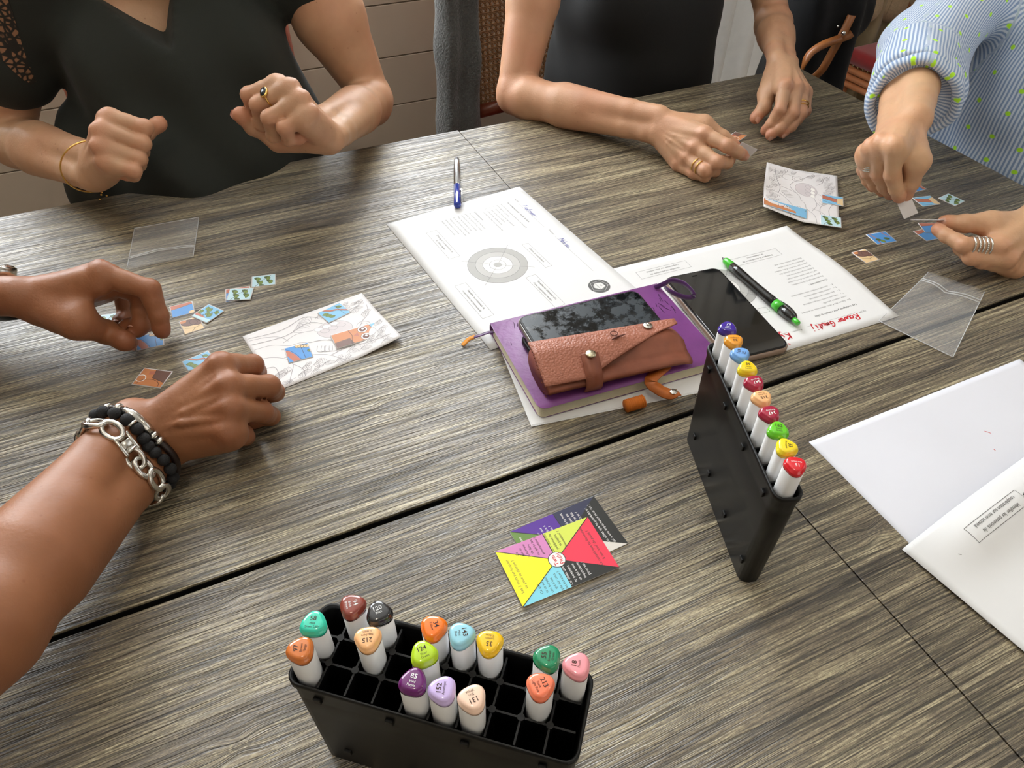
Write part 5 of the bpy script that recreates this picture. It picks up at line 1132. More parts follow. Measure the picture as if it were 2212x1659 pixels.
# ---------------------------------------------------------------- marker pens and their two racks
M['rack'] = mat('black_plastic', lin((9, 9, 9)), .42, noise=.05, spec=.4); M['barrel'] = mat('white_marker_plastic', lin((246, 247, 248)), .28, noise=.01)
M['barrel_end'] = mat('grey_marker_plastic', lin((150, 150, 150)), .35, noise=.02)
HR_ = .118
def rack(name, C0, ang, L, W, cols, rows, label, taper=.93):
    """C0 centre on the table; long side along ang"""
    a = math.radians(ang); ux = A3(math.cos(a), math.sin(a), 0); uy = A3(-math.sin(a), math.cos(a), 0)
    t = thing(name, (C0[0], C0[1], TZ), label, 'marker rack', 'marker racks'); base = A3(C0[0], C0[1], TZ)
    def rr(l, w_, r, n=5):
        out = []
        for cx, cy, s0 in ((l/2-r, w_/2-r, 0), (-l/2+r, w_/2-r, 1), (-l/2+r, -w_/2+r, 2), (l/2-r, -w_/2+r, 3)):
            for k in range(n): q = (s0+k/(n-1))*math.pi/2; out.append((cx+r*math.cos(q), cy+r*math.sin(q)))
        return out
    wp = lambda x, y, z: base+ux*x+uy*y+A3(0, 0, z)
    th = .0012; V = []; F = []; n = 20; r0 = min(.008, W/2-.003)
    lo, li = rr(L*(.97), W*taper, r0), None
    for (l, w_, z, r) in ((L*.965, W*taper, 0, r0), (L*.99, W*.975, HR_*.82, r0), (L*.992, W*.98, HR_-.006, r0), (L+.0008, W+.0008, HR_-.0055, r0), (L+.0008, W+.0008, HR_-.0006, r0), (L-.0004, W-.0004, HR_, r0), (L-2*th+.0004, W-2*th+.0004, HR_, r0-th), (L-2*th-.0015, W-2*th-.0015, HR_-.003, r0-th), (L*.965-2*th, W*taper-2*th, .003, r0-th)):
        V += [wp(x, y, z) for x, y in rr(l, w_, max(r, .002))]
    m = len(V)//n
    for k in range(m-1):
        for i in range(n): F.append((k*n+i, k*n+(i+1) % n, (k+1)*n+(i+1) % n, (k+1)*n+i))
    F.append(tuple(range(n))[::-1]); F.append(tuple((m-1)*n+i for i in range(n)))
    sh = mk('shell', V, F, M['rack'], t, False)
    for p in sh.data.polygons: p.use_smooth = abs(p.normal.z) < .5
    R = np.array([ux, uy, [0, 0, 1]]); cw, rw = (L-.004)/cols, (W-.004)/rows; zt_, zb = HR_-.004, .004
    for i in range(1, cols):
        q = MB(); q.box(wp((i-cols/2)*cw, 0, (zt_+zb)/2), (.0012, (W-.004)*.96, zt_-zb), R); q.build('divider', M['rack'], t)
    for j in range(1, rows):
        q = MB(); q.box(wp(0, (j-rows/2)*rw, (zt_+zb)/2), ((L-.006)*.985, .0012, zt_-zb), R); q.build('divider', M['rack'], t)
        for i in range(1, cols):
            q = MB(); q.tube([wp((i-cols/2)*cw, (j-rows/2)*rw, zt_-.02), wp((i-cols/2)*cw, (j-rows/2)*rw, zt_+.0006)], .0022, 12); q.build('stud', M['rack'], t)
    for sg in (-1, 1):
        for z, cnt, o_ in ((.103, 4, .0), (.022, 4, .02)):
            for i in range(cnt):
                x = (i-(cnt-1)/2)*L/cnt*1.05+o_*.3; q = MB(); wz = W*(taper+(1-taper)*z/HR_)
                q.box(wp(x, sg*(wz/2+.0001), z), (.0050, .0030, .0052), R, bev=.0005); q.build('clip', M['rack'], t)
    return wp, cw, rw, ux, uy
def tri_outline(r, n=36, k=.10, p0=0):
    """rounded triangle radius function, apex at angle p0"""
    return [(r*(1+k*math.cos(3*(2*math.pi*i/n-p0)))*math.cos(2*math.pi*i/n), r*(1+k*math.cos(3*(2*math.pi*i/n-p0)))*math.sin(2*math.pi*i/n)) for i in range(n)]
CAPC = {73: (62, 34, 152), 30: (236, 158, 48), 169: (118, 170, 232), 39: (246, 214, 30), 247: (168, 30, 62), 215: (250, 190, 132), 162: (104, 204, 40), 33: (248, 222, 40), 15: (222, 32, 44),
        97: (208, 116, 50), 58: (52, 206, 176), 94: (140, 64, 52), 120: (34, 34, 36), 34: (250, 122, 22), 143: (152, 212, 230), 35: (250, 200, 16), 124: (178, 214, 20), 85: (104, 22, 104), 152: (204, 182, 234), 131: (250, 214, 190), 55: (30, 142, 96), 18: (248, 160, 170), 213: (252, 132, 96)}
NAMES = {73: ['Ultra', 'Marine'], 30: ['Marigold'], 169: ['Light', 'Blue'], 39: ['Pastel', 'Lemon'], 247: ['Burgundy'], 215: ['Peachern', 'Cream'], 162: ['Neon', 'Green'], 33: ['Pineapple'], 15: ['Geranium'], 97: ['Brown', 'Beige'], 58: ['Mint', 'Green Light'], 94: ['Brick', 'Brown'], 120: ['Black'], 34: ['Yellow'], 143: ['Mint', 'Blue'], 35: ['Lemon', 'Yellow'], 124: ['Fluor', 'Green'], 85: ['Vivid', 'Purple'], 152: ['Amethyst'], 131: ['Skin', 'White'], 55: ['Emerald', 'Green'], 18: ['Peach'], 213: ['Dark', 'Light Pink']}
CAPM = {}
WTXT = flat_mat('marker_white_print', (240, 240, 240)); DTXT = flat_mat('marker_dark_print', (70, 50, 44))
MARK = {'barrel': None}
def marker(num, pos, tdir, label, group, capz=.1452):
    """pos: xy on the table of its cell; tdir: photo direction (dx,dy) in which the number reads"""
    x, y = pos[:2]; ztop = TZ+capz; pp = np.array([x, y, ztop]); v = pp-CAMP; d_ = v@FW; px = 1106+CF*(v@RT)/d_; py = 829.5-CF*(v@UP)/d_
    w1 = P(px+tdir[0]*20, py+tdir[1]*20, ztop)-P(px, py, ztop); th_ = math.atan2(w1[1], w1[0])
    t = thing('marker_pen', (x, y, TZ+.0035), label, 'marker', group); r = .0079
    def rings(prof, nm, m, p=t, k=.085):
        V = []; F = []; n = 36
        for z, rr_ in prof: V += [(x+a, y+b, TZ+z) for a, b in tri_outline(rr_, n, k, th_+math.pi/2)]
        for j in range(len(prof)-1):
            for i in range(n): F.append((j*n+i, j*n+(i+1) % n, (j+1)*n+(i+1) % n, (j+1)*n+i))
        F.append(tuple(range(n))[::-1]); F.append(tuple((len(prof)-1)*n+i for i in range(n)))
        return mk(nm, V, F, m, p, True)
    rings([(.0035, .0064), (.005, .0070), (.096, .0070), (.0965, .0064)], 'barrel', M['barrel_end'], k=.06)
    rings([(.0955, .0066), (.0968, .0073), (capz-.0065, .0074), (capz-.006, .0071)], 'cap_sleeve', M['barrel'], k=.07)
    if num not in CAPM: CAPM[num] = mat('marker_cap_colour', lin(CAPC[num]), .16, spec=.6, noise=.01, coat=.6)
    cp = rings([(capz-.0066, .0070), (capz-.0064, .0075), (capz-.0032, .0076), (capz-.0030, .0072), (capz-.0010, .0068), (capz-.0002, .0058), (capz, .0045), (capz+.00005, .001)], 'cap', CAPM[num])
    K = Ink(); nm = NAMES[num]
    K.text(str(num), 0, -.2 if len(nm) > 1 else .1, 3.9, 0, align='c', bold=.008)
    for i, s_ in enumerate(nm): K.text(s_, 0, 2.2+i*2.0, 2.0, 0, align='c', squash=.92)
    ca, sa = math.cos(th_), math.sin(th_)
    mp = lambda a, b, l: (x+(a*ca+(b-.6)*sa)/1000, y+(a*sa-(b-.6)*ca)/1000, ztop+l-.0010*max(0, (math.hypot(a, b-.6)-4.0)/3)**1.5)
    wt_ = num in (73, 247, 15, 94, 120, 85); K.build('print', [WTXT if wt_ else DTXT], mp, cp, lift=.00022)
    return t
Cn = A3(-.3588, -.2037); wp, cw, rw, ux, uy = rack('marker_rack', Cn, -39.8, .1725, .053, 10, 3, 'three-row black marker rack at the bottom of the picture, only partly filled')
CN = {97: 'caramel brown', 58: 'mint green', 94: 'brick brown', 120: 'black', 215: 'peach orange', 34: 'orange', 143: 'pale blue', 35: 'golden yellow', 124: 'lime green', 85: 'dark purple', 152: 'lilac', 131: 'pale skin-coloured', 55: 'emerald green', 18: 'pink', 213: 'coral'}
for num, i, j, td in ((97, 0, 2, (.15, -1)), (58, 0, 1, (1, 0)), (94, 1, 0, (.25, 1)), (120, 2, 0, (1, -.4)), (215, 2, 1, (-1, .15)), (34, 4, 0, (.35, 1)), (143, 5, 0, (.2, 1)), (35, 6, 0, (-1, -.1)), (124, 4, 1, (1, -.45)), (85, 4, 2, (1, .25)), (152, 5, 2, (.15, -1)), (131, 6, 2, (-1, .5)), (55, 8, 0, (.15, -1)), (18, 9, 0, (.1, -1)), (213, 8, 1, (.5, 1))):
    p = wp((i-4.5)*cw, (1-j)*rw, 0)
    marker(num, p, td, '%s capped marker numbered %d in the three-row rack' % (CN[num], num), 'markers in the three-row rack')
vdir = A3(math.cos(math.radians(-108.5)), math.sin(math.radians(-108.5)), 0); wdir = A3(-vdir[1], vdir[0], 0)
E0 = A3(-.0429, -.0219, 0); c2 = E0+vdir*.0838+wdir*.0108
wp, cw, rw, ux, uy = rack('marker_rack', c2, -108.5, .1705, .0215, 10, 1, 'narrow single-row black marker rack standing beyond the game cards', taper=.86)
for k, (num, td, nm) in enumerate(((73, (1, .2), 'ultramarine violet capped marker at the far end of the narrow rack'), (30, (-1, 0), 'amber orange capped marker, second from the far end of the narrow rack'), (169, (.4, -1), 'light blue capped marker in the narrow rack'), (39, (1, .1), 'yellow capped marker numbered 39 in the narrow rack'), (247, (-1, .2), 'burgundy capped marker between the yellow 39 and the peach one'), (215, (-1, .15), 'peach capped marker between the two burgundy ones'), (247, (-1, .15), 'burgundy capped marker between the peach and the bright green one'), (162, (1, .15), 'bright green capped marker in the narrow rack'), (33, (.1, 1), 'yellow capped marker numbered 33, second from the near end of the narrow rack'), (15, (-1, -.1), 'red capped marker at the near end of the narrow rack'))):
    marker(num, wp((k-4.5)*cw*1.0, 0, 0), td, nm, 'markers in the narrow rack')
# ---------------------------------------------------------------- purple notebook with papers underneath
def slab_frame(p0, p1, p3, z):
    A_, B_, D_2 = P(*p0, z), P(*p1, z), P(*p3, z); u = nrm((B_-A_)); v = nrm((D_2-A_)-u*((D_2-A_)@u)); return A_, u, v, np.linalg.norm(B_-A_), np.linalg.norm((D_2-A_)@v)
NB0 = TZ+.0012; NBH = .0165
A_, u, v, _, _ = slab_frame((1058, 697), (1414, 612), (1162, 893), NB0+NBH)
NL, NW = .2130, .1440
nb = thing('notebook', A_*[1, 1, 0]+A3(0, 0, NB0), 'purple leather notebook carrying a phone and a brown glasses case', 'notebook'); nf = lambda a, b, z: A3(*(A_+u*a+v*b)[:2], z)
M['purple'] = mat('purple_leather', lin((120, 64, 126)), .42, noise=.16, nscale=25, bump=.5, bscale=160, spec=.5)
M['pages'] = mat('cream_page_block', lin((232, 224, 200)), .7, noise=.06, nscale=60)
Rn = np.array([u, v, [0, 0, 1]])
def rslab(m, x0, y0, x1, y1, z0, z1, r, corners=(1, 1, 1, 1), frame=nf, n=5, soft=.0007):
    pts = []
    for (cx, cy, s0, k) in ((x1-r, y1-r, 0, 0), (x0+r, y1-r, 1, 1), (x0+r, y0+r, 2, 2), (x1-r, y0+r, 3, 3)):
        if not corners[k]: pts.append(((x1, y1), (x0, y1), (x0, y0), (x1, y0))[k]); continue
        for j in range(n): q = (s0+j/(n-1))*math.pi/2; pts.append((cx+r*math.cos(q), cy+r*math.sin(q)))
    cx, cy = (x0+x1)/2, (y0+y1)/2; N_ = len(pts); V = []
    for s_, z in ((soft, z0), (0, z0+soft), (0, z1-soft), (soft, z1)):
        for a, b in pts: V.append(frame(a-math.copysign(s_, a-cx), b-math.copysign(s_, b-cy), z))
    F = [tuple(range(N_)), tuple(3*N_+i for i in range(N_))[::-1]]
    for k in range(3):
        for i in range(N_): F.append((k*N_+(i+1) % N_, k*N_+i, (k+1)*N_+i, (k+1)*N_+(i+1) % N_))
    sg = np.cross(frame(1, 0, 0)-frame(0, 0, 0), frame(0, 1, 0)-frame(0, 0, 0))[2] > 0
    if sg: F = [f[::-1] for f in F]
    return m.add(V, F)
m = MB(); rslab(m, .0022, .003, NL-.0022, NW-.0022, NB0+.0012, NB0+NBH-.0020, .006); pb = m.build('page_block', M['pages'], nb)
k = MB()
for i in range(30):        # page edges standing slightly proud
    z = NB0+.0016+i*.00042; s_ = .0004*((i*7) % 3); rslab(k, .0019-s_, .0027, NL-.0019+s_, NW-.0018+s_, z, z+.00022, .006, soft=.00002)
k.build('page_edges', M['pages'], nb, kind='stuff')
m = MB(); rslab(m, 0, 0, NL, NW, NB0+NBH-.0022, NB0+NBH, .009, (1, 1, 0, 0), soft=.0011); m.build('front_cover', M['purple'], nb, True)
m = MB(); rslab(m, .001, 0, NL-.001, NW-.002, NB0, NB0+.0012, .009, (1, 1, 0, 0), soft=.0004); m.build('back_cover', M['purple'], nb, True)
m = MB(); m.tube([nf(.001, .0015, NB0+.001), nf(.0, -.0010, NB0+NBH*.5), nf(.001, .0015, NB0+NBH-.001)], [.0014]*3, 6); 
sp = MB(); V = []; F = []
for i in range(9):
    a = -math.pi/2+math.pi*i/8; V += [nf(0, .002-.003*math.cos(a), NB0+NBH/2+(NBH/2-.0002)*math.sin(a)), nf(NL, .002-.003*math.cos(a), NB0+NBH/2+(NBH/2-.0002)*math.sin(a))]
for i in range(8): F.append((2*i, 2*i+1, 2*i+3, 2*i+2))
mk('spine', V, F, M['purple'], nb, True)
ctm = mat('crease', lin((62, 24, 66)), .6, noise=.1); K = MB()
rs = random.Random(2)
for i in range(16):
    a = rs.choice([rs.uniform(.004, .03), rs.uniform(.18, .208)]); b = rs.uniform(.006, .05); L_ = rs.uniform(.004, .014); q = rs.uniform(-1, 1)
    K.tube([nf(a, b, NB0+NBH+.00005), nf(a+L_*.5*q*.4, b+L_*.5, NB0+NBH+.0002), nf(a+L_*q*.6, b+L_, NB0+NBH+.00005)], [.0002, .00045, .0002], 5)
K.build('scuff', ctm, nb, kind='stuff')
# bookmark ribbon, leather closing strap, orange pen loop
def ribbon(pts, w_, side, m, parent, nm, th=.0005, **kw):
    mb = MB(); R_ = [(w_/2, th)]*len(pts); V = []; F = []; n = len(pts)
    for i, p in enumerate(pts):
        t_ = nrm(pts[min(i+1, n-1)]-pts[max(i-1, 0)]); s_ = side[i] if isinstance(side, list) else side; s_ = nrm(s_-t_*(s_@t_)); nn_ = nrm(np.cross(t_, s_))
        V += [p+s_*w_/2+nn_*th/2, p-s_*w_/2+nn_*th/2, p-s_*w_/2-nn_*th/2, p+s_*w_/2-nn_*th/2]
    for i in range(n-1):
        for k in range(4): F.append((4*i+k, 4*i+(k+1) % 4, 4*i+4+(k+1) % 4, 4*i+4+k))
    F += [(3, 2, 1, 0), tuple(4*(n-1)+k for k in range(4))]
    return mk(nm, V, F, m, parent, True, **kw)
def spl(P_, n=6):
    P_ = [np.array(p, float) for p in P_]; o = []
    for i in range(len(P_)-1):
        p0, p1, p2, p3 = P_[max(i-1, 0)], P_[i], P_[i+1], P_[min(i+2, len(P_)-1)]
        for k in range(n): t = k/n; o.append(.5*(2*p1+(p2-p0)*t+(2*p0-5*p1+4*p2-p3)*t*t+(3*p1-p0-3*p2+p3)*t**3))
    o.append(P_[-1]); return o
satin = mat('purple_satin', lin((84, 40, 104)), .3, noise=.05, sheen=.4); M['tan'] = mat('orange_brown_leather', lin((178, 96, 36)), .5, noise=.12, nscale=60, bump=.3)
pt = spl([nf(.004, .010, NB0+.010), P(1055, 718, TZ+.010), P(1038, 724, TZ+.009), P(1024, 728, TZ+.007)]); ribbon(pt, .0055, v*.9+A3(0, 0, .2), satin, nb, 'bookmark_ribbon')
pt = spl([P(1026, 727, TZ+.007), P(1014, 732, TZ+.005), P(1004, 741, TZ+.0025), P(999, 746, TZ+.001)]); ribbon(pt, .006, v, mat('orange_ribbon_end', lin((220, 142, 40)), .5, noise=.1), nb, 'ribbon_end')
pt = spl([P(1414, 622, TZ+.018), P(1436, 612, TZ+.026), P(1452, 605, TZ+.030), P(1478, 613, TZ+.030), P(1497, 632, TZ+.026), P(1494, 642, TZ+.020), P(1472, 640, TZ+.020), P(1446, 628, TZ+.022), P(1434, 618, TZ+.019)]); ribbon(pt, .0060, [A3(0, .2, 1)]*len(pt), satin, nb, 'bookmark_loop')
pt = spl([nf(.150, NW-.012, NB0+NBH-.0005), P(1405, 822, NB0+NBH+.0005), P(1424, 842, NB0+NBH-.004), P(1446, 851, NB0+.010), P(1466, 848, NB0+.010)]); ribbon(pt, .0125, u, M['tan'], nb, 'strap', .0018, label='orange-brown leather closing strap')
m = MB(); c_ = P(1455, 846, NB0+.0118); m.ball(c_, (.0042, .0042, .0012), None, 16, 8); m.build('snap', M['silver'], nb, True)
m = MB(); c_ = P(1370, 872, TZ+.007); m.tube([c_-u*.010+A3(0, 0, 0), c_+u*.010], [(.0065, .0062)]*2, 16); 
for i in range(10): m.tube([c_-u*(.0095-.0021*i), c_-u*(.0085-.0021*i)], [(.0070, .0067)]*2, 16)
m.build('pen_loop', mat('orange_elastic', lin((206, 112, 30)), .7, noise=.1), nb, True)
# sheets of paper lying under the notebook
for i, (c, th_, nm) in enumerate((((1063, 712, 1148, 922, 1500, 830), .0008, 'small stack of white pages sticking out under the purple notebook'),)):
    z = TZ+.0004; A2, B2, D2 = P(c[0], c[1], z), P(c[2], c[3], z), P(c[4], c[5], z); u2 = nrm(B2-A2); v2 = nrm((D2-B2)-u2*((D2-B2)@u2)); L2 = np.linalg.norm(B2-A2)
    t = thing('page_stack', A2, nm, 'paper', 'white sheets')
    for k in range(3):
        m = MB(); R_ = np.array([u2, v2, [0, 0, 1]]); cc_ = A2+u2*(L2/2-.001*k)+v2*(.105+.0006*k)+A3(0, 0, .0001+.00025*k); m.box(cc_, (L2, .21, .00018), R_); m.build('page', M['paper'], t)
# ---------------------------------------------------------------- phones
M['glass'] = mat('black_phone_glass', lin((12, 14, 16)), .06, noise=.02, spec=.6, coat=1)
M['clear'] = mat('smoky_clear_case', lin((120, 112, 104)), .15, spec=.6, noise=.05, coat=.5); M['ch'] = mat('black_chassis', lin((30, 28, 28)), .3, .4, noise=.05)
M['rose'] = mat('rose_clear_case', lin((146, 122, 106)), .2, spec=.6, noise=.08, coat=.5)
def phone(cs, z0, L, W, th_, label, mcase, mud, cam_=False, group='phones', tilt=0):
    """cs: photo positions of the screen-side corners: c0, along length, along width"""
    A2, B2, D2 = P(*cs[0], z0+th_), P(*cs[1], z0+th_), P(*cs[2], z0+th_); u2 = nrm((B2-A2)*[1, 1, 0]); v2 = np.array([-u2[1], u2[0], 0]); v2 = v2 if v2@(D2-A2) > 0 else -v2
    fr = lambda a, b, z: A3(*(A2+u2*a+v2*b)[:2], z+tilt*(1-b/W))
    t = thing('smartphone', fr(L/2, W/2, z0), label, 'phone', group)
    m = MB(); rslab(m, 0, 0, L, W, z0, z0+th_-.0004, .011, frame=fr, soft=.0022, n=8); m.build('case', mcase, t, True)
    m = MB(); rslab(m, .0016, .0016, L-.0016, W-.0016, z0+.002, z0+th_, .0098, frame=fr, soft=.0006, n=8); m.build('chassis', M['ch'], t)
    m = MB(); rslab(m, .0036, .0036, L-.0036, W-.0036, z0+th_-.0004, z0+th_+.00035, .008, frame=fr, soft=.0003, n=8); m.build('screen', mud, t)
    for a0, a1, b in ((.03, .042, -.0004), (.048, .060, -.0004)):
        m = MB(); q = (fr(a0, b, z0+th_*.55), fr(a1, b, z0+th_*.55)); m.tube(q, [(.0009, .0015)]*2, 8); m.build('button', M['silver'], t)
    m = MB(); pts = [fr(a, b, z0+th_+.0004) for a, b in ((L-.010, W/2-.003), (L-.010, W/2+.003))]; m.tube(pts, .0007, 6); m.build('speaker', M['ch'], t)
    return t, fr
smm = mat('smudged_black_glass', lin((14, 17, 20)), .10, spec=.6, coat=0)
nt = smm.node_tree; b = nt.nodes['Principled BSDF']; tcn = nt.nodes.new('ShaderNodeTexCoord'); n1 = nt.nodes.new('ShaderNodeTexNoise'); n1.inputs['Scale'].default_value = 55; n1.inputs['Detail'].default_value = 8; n1.inputs['Roughness'].default_value = .7
nt.links.new(tcn.outputs['Object'], n1.inputs['Vector']); rp = nt.nodes.new('ShaderNodeValToRGB'); nt.links.new(n1.outputs[0], rp.inputs[0]); rp.color_ramp.elements[0].position = .44; rp.color_ramp.elements[0].color = (*lin((10, 14, 18)), 1); rp.color_ramp.elements[1].position = .56; rp.color_ramp.elements[1].color = (*lin((46, 54, 60)), 1)
nt.links.new(rp.outputs[0], b.inputs['Base Color']); mr = nt.nodes.new('ShaderNodeMapRange'); mr.inputs[1].default_value = .44; mr.inputs[2].default_value = .56; mr.inputs[3].default_value = .06; mr.inputs[4].default_value = .35; nt.links.new(n1.outputs[0], mr.inputs[0]); nt.links.new(mr.outputs[0], b.inputs['Roughness'])
zN = NB0+NBH+.0002
phone(((1120, 722), (1395, 645), (1165, 800)), zN, .1560, .0760, .0095, 'dark phone lying under the smudged one on the notebook', M['ch'], M['ch'])
phone(((1113, 684), (1378, 622), (1150, 775)), zN+.0097, .1480, .0740, .0110, 'smudged black smartphone in a clear case, topmost on the purple notebook', M['clear'], smm, tilt=0)
phone(((1712, 748), (1560, 584), (1570, 790)), TZ+.0006, .1600, .0775, .0100, 'black smartphone in a rose clear case lying on the upside-down worksheet', M['rose'], M['glass'])
# ---------------------------------------------------------------- brown leather glasses case
lm = mat('brown_grained_leather', lin((168, 106, 84)), .42, spec=.5, noise=.1, nscale=30)
nt = lm.node_tree; b = nt.nodes['Principled BSDF']; vo = nt.nodes.new('ShaderNodeTexVoronoi'); vo.inputs['Scale'].default_value = 420; tcn = nt.nodes.new('ShaderNodeTexCoord'); nt.links.new(tcn.outputs['Object'], vo.inputs['Vector'])
bp = nt.nodes.new('ShaderNodeBump'); bp.inputs['Strength'].default_value = .8; bp.inputs['Distance'].default_value = .0008; bp.invert = True; nt.links.new(vo.outputs['Distance'], bp.inputs['Height']); nt.links.new(bp.outputs[0], b.inputs['Normal'])
lms = mat('brown_smooth_leather', lin((142, 82, 60)), .45, noise=.15, nscale=60, bump=.2)
g0, g1 = P(1186, 868, zN), P(1482, 796, zN); gu = nrm((g1-g0)*[1, 1, 0]); gv = A3(-gu[1], gu[0], 0); GL = .160; gw = .060
gc = thing('glasses_case', (*(g0+gu*GL/2+gv*gw/2)[:2], zN), 'brown grained leather glasses case leaning against the phone, flap unsnapped', 'glasses case')
gp = lambda a, b, z: A3(*(g0+gu*a+gv*b)[:2], zN+z)
# body: lens-shaped cross-section tube, squashed at the right end
V = []; F = []; na, nb_ = 25, 20
for i in range(na):
    t_ = i/(na-1); a = GL*t_; h = .032*(1-.18*t_)*(1-.45*max(0, (t_-.85)/.15)**2)*(1 if t_ > .03 else .92); w_ = gw*(1-.10*t_)
    for k in range(nb_):
        q = 2*math.pi*k/nb_; y_ = math.cos(q); z_ = math.sin(q); y_ = math.copysign(abs(y_)**.8, y_); z_ = math.copysign(abs(z_)**.75, z_)
        V.append(gp(a+.003*z_, w_/2*(1+y_)*1+.002*t_*10*0, max(.0006, h/2*(1+z_)*(.55 if y_ < -.2 and z_ > 0 else 1)+.0006)))
for i in range(na-1):
    for k in range(nb_): F.append((i*nb_+k, i*nb_+(k+1) % nb_, (i+1)*nb_+(k+1) % nb_, (i+1)*nb_+k))
F += [tuple(range(nb_))[::-1], tuple((na-1)*nb_+k for k in range(nb_))]
mk('pouch', V, F, lms, gc, True)
# flap: grained sheet over the top, front edge running diagonally
V = []; F = []; na, nb2 = 31, 14
for i in range(na):
    t_ = i/(na-1); a = -.004+(GL+.004)*t_
    reach = 1.0 if t_ < .30 else (1.0-.86*((t_-.30)/.70)**.85)
    tip = 1-.0*t_
    for k in range(nb2):
        s_ = k/(nb2-1)*reach                   # 0 at the back fold, 1 at the front
        hh = .0335*(1-.18*t_)*(1-.10*max(0, (t_-.85)/.15)); ang_ = s_*1.75
        y_ = gw*(1-.10*t_)*(1-.0)-.006-(gw*.86)*s_**.95*(1.0); z_ = hh*(1.02-.72*max(0, s_-.30)**1.15)-.0015*(1-s_)+.0012
        z_ += .003*max(0, t_-.8)*5*(1-s_)
        V.append(gp(a, y_, z_+.0012))
n1_ = na*nb2; V += [p-A3(0, 0, .0014) for p in V]
for i in range(na-1):
    for k in range(nb2-1): q = (i*nb2+k, (i+1)*nb2+k, (i+1)*nb2+k+1, i*nb2+k+1); F.append(q[::-1]); F.append(tuple(x+n1_ for x in q))
bd = [i*nb2 for i in range(na)]+[(na-1)*nb2+k for k in range(1, nb2)]+[i*nb2+nb2-1 for i in range(na-2, -1, -1)]+[k for k in range(nb2-2, 0, -1)]
for i in range(len(bd)): a, b2 = bd[i], bd[(i+1) % len(bd)]; F.append((a, b2, b2+n1_, a+n1_))
mk('flap', V, F, lm, gc, True)
pt = spl([gp(.047, .0005, .0012), gp(.0475, -.0022, .009), gp(.048, .002, .020), gp(.049, .012, .0275), gp(.050, .022, .0325)]); ribbon(pt, .018, gu, lms, gc, 'strap', .0016)
m = MB(); m.ball(gp(.0505, .019, .0338), (.0058, .0058, .0022), None, 20, 8); m.build('snap_button', mat('brushed_brass', lin((205, 196, 168)), .25, 1, noise=.04), gc, True)
m = MB(); m.ball(gp(.126, .043, .0320), (.0052, .0052, .0010), None, 20, 6); so = m.build('snap_socket', M['silver'], gc, True); m = MB(); m.ball(gp(.126, .043, .0330), (.0020, .0020, .0018), None, 12, 6); m.build('snap_pin', M['silver'], so, True)
k = MB(); em_ = mat('embossed_leather', lin((96, 48, 36)), .6, noise=.05)
c_ = gp(.0855, .040, .0343); k.tube([c_+gu*.0036*math.cos(2*math.pi*i/20)+gv*.0036*math.sin(2*math.pi*i/20)-A3(0, 0, .00004*0) for i in range(20)], .0005, 6, close=True)
k.tube([gp(.080, .033, .0333), gp(.086, .0345, .0335), gp(.097, .0365, .0330)], [.0004, .0013, .0004], 6); k.build('embossed_logo', em_, gc)
st = MB()
for i in range(15): q = i/14; st.tube([gp(-.0015+.001*q, .004+.05*q, .003+.026*math.sin(q*math.pi*.55)), gp(-.003, .0055+.05*q, .0042+.026*math.sin(q*math.pi*.55))], .0004, 5)
st.build('stitching', lms, gc, kind='stuff')
# ---------------------------------------------------------------- pens
def lathe_pen(p0, p1, prof, m, parent, nm, n=18, mats=None):
    """p0 -> p1 axis; prof: (distance, radius) in metres"""
    ax = nrm(p1-p0); mb = MB(); mb.tube([p0+ax*d for d, r in prof], [r for d, r in prof], n); return mb.build(nm, m, parent, True)
b0, b1 = P(988, 445, TZ+.0055), P(986.5, 343, TZ+.0055); ax = nrm(b1-b0)
bp_ = thing('rollerball_pen', b0*[1, 1, 0]+A3(0, 0, TZ), 'blue and silver capped rollerball pen lying beside the first worksheet’s corner', 'pen', 'pens')
mb_ = mat('blue_pen_plastic', lin((32, 58, 160)), .18, noise=.03, coat=.6); ms_ = mat('satin_silver', lin((190, 192, 196)), .25, .9, noise=.03)
lathe_pen(b0, b1, [(0, .0038), (.0015, .0048), (.003, .0052), (.055, .0054), (.0555, .0050)], mb_, bp_, 'cap'); lathe_pen(b0, b1, [(.0550, .0048), (.125, .0047), (.136, .0044), (.138, .0030)], ms_, bp_, 'barrel')
sd = nrm(np.cross(ax, A3(0, 0, 1))); sd = sd if sd@RT > 0 else -sd; m = MB(); R_ = np.array([ax, sd, [0, 0, 1]]); m.box(b0+ax*.022+sd*.0068+A3(0, 0, .002), (.036, .0010, .003), R_, bev=.0003); m.box(b0+ax*.040+sd*.0055+A3(0, 0, .002), (.004, .004, .003), R_); m.build('clip', M['silver'], bp_)
q0, q1 = P(1566, 562, TZ+.0065), P(1726, 700, TZ+.0065); ax = nrm(q1-q0); Lq = np.linalg.norm(q1-q0)
gpn = thing('ballpoint_pen', q0*[1, 1, 0]+A3(0, 0, TZ), 'black ballpoint pen with lime green ends lying on the upside-down worksheet', 'pen', 'pens')
mk_ = mat('black_pen_plastic', lin((26, 26, 26)), .2, noise=.04, coat=.5); mg = mat('lime_green_plastic', lin((72, 190, 52)), .25, noise=.03, coat=.3); s_ = Lq/.150
lathe_pen(q0, q1, [(0, .0038*1), (.002, .0046), (.016*s_, .0056), (.0165*s_, .0054)], mg, gpn, 'end_cap'); lathe_pen(q0, q1, [(.016*s_, .0056), (.03*s_, .0058), (.062*s_, .0052), (.092*s_, .0058), (.106*s_, .0061)], mk_, gpn, 'barrel')
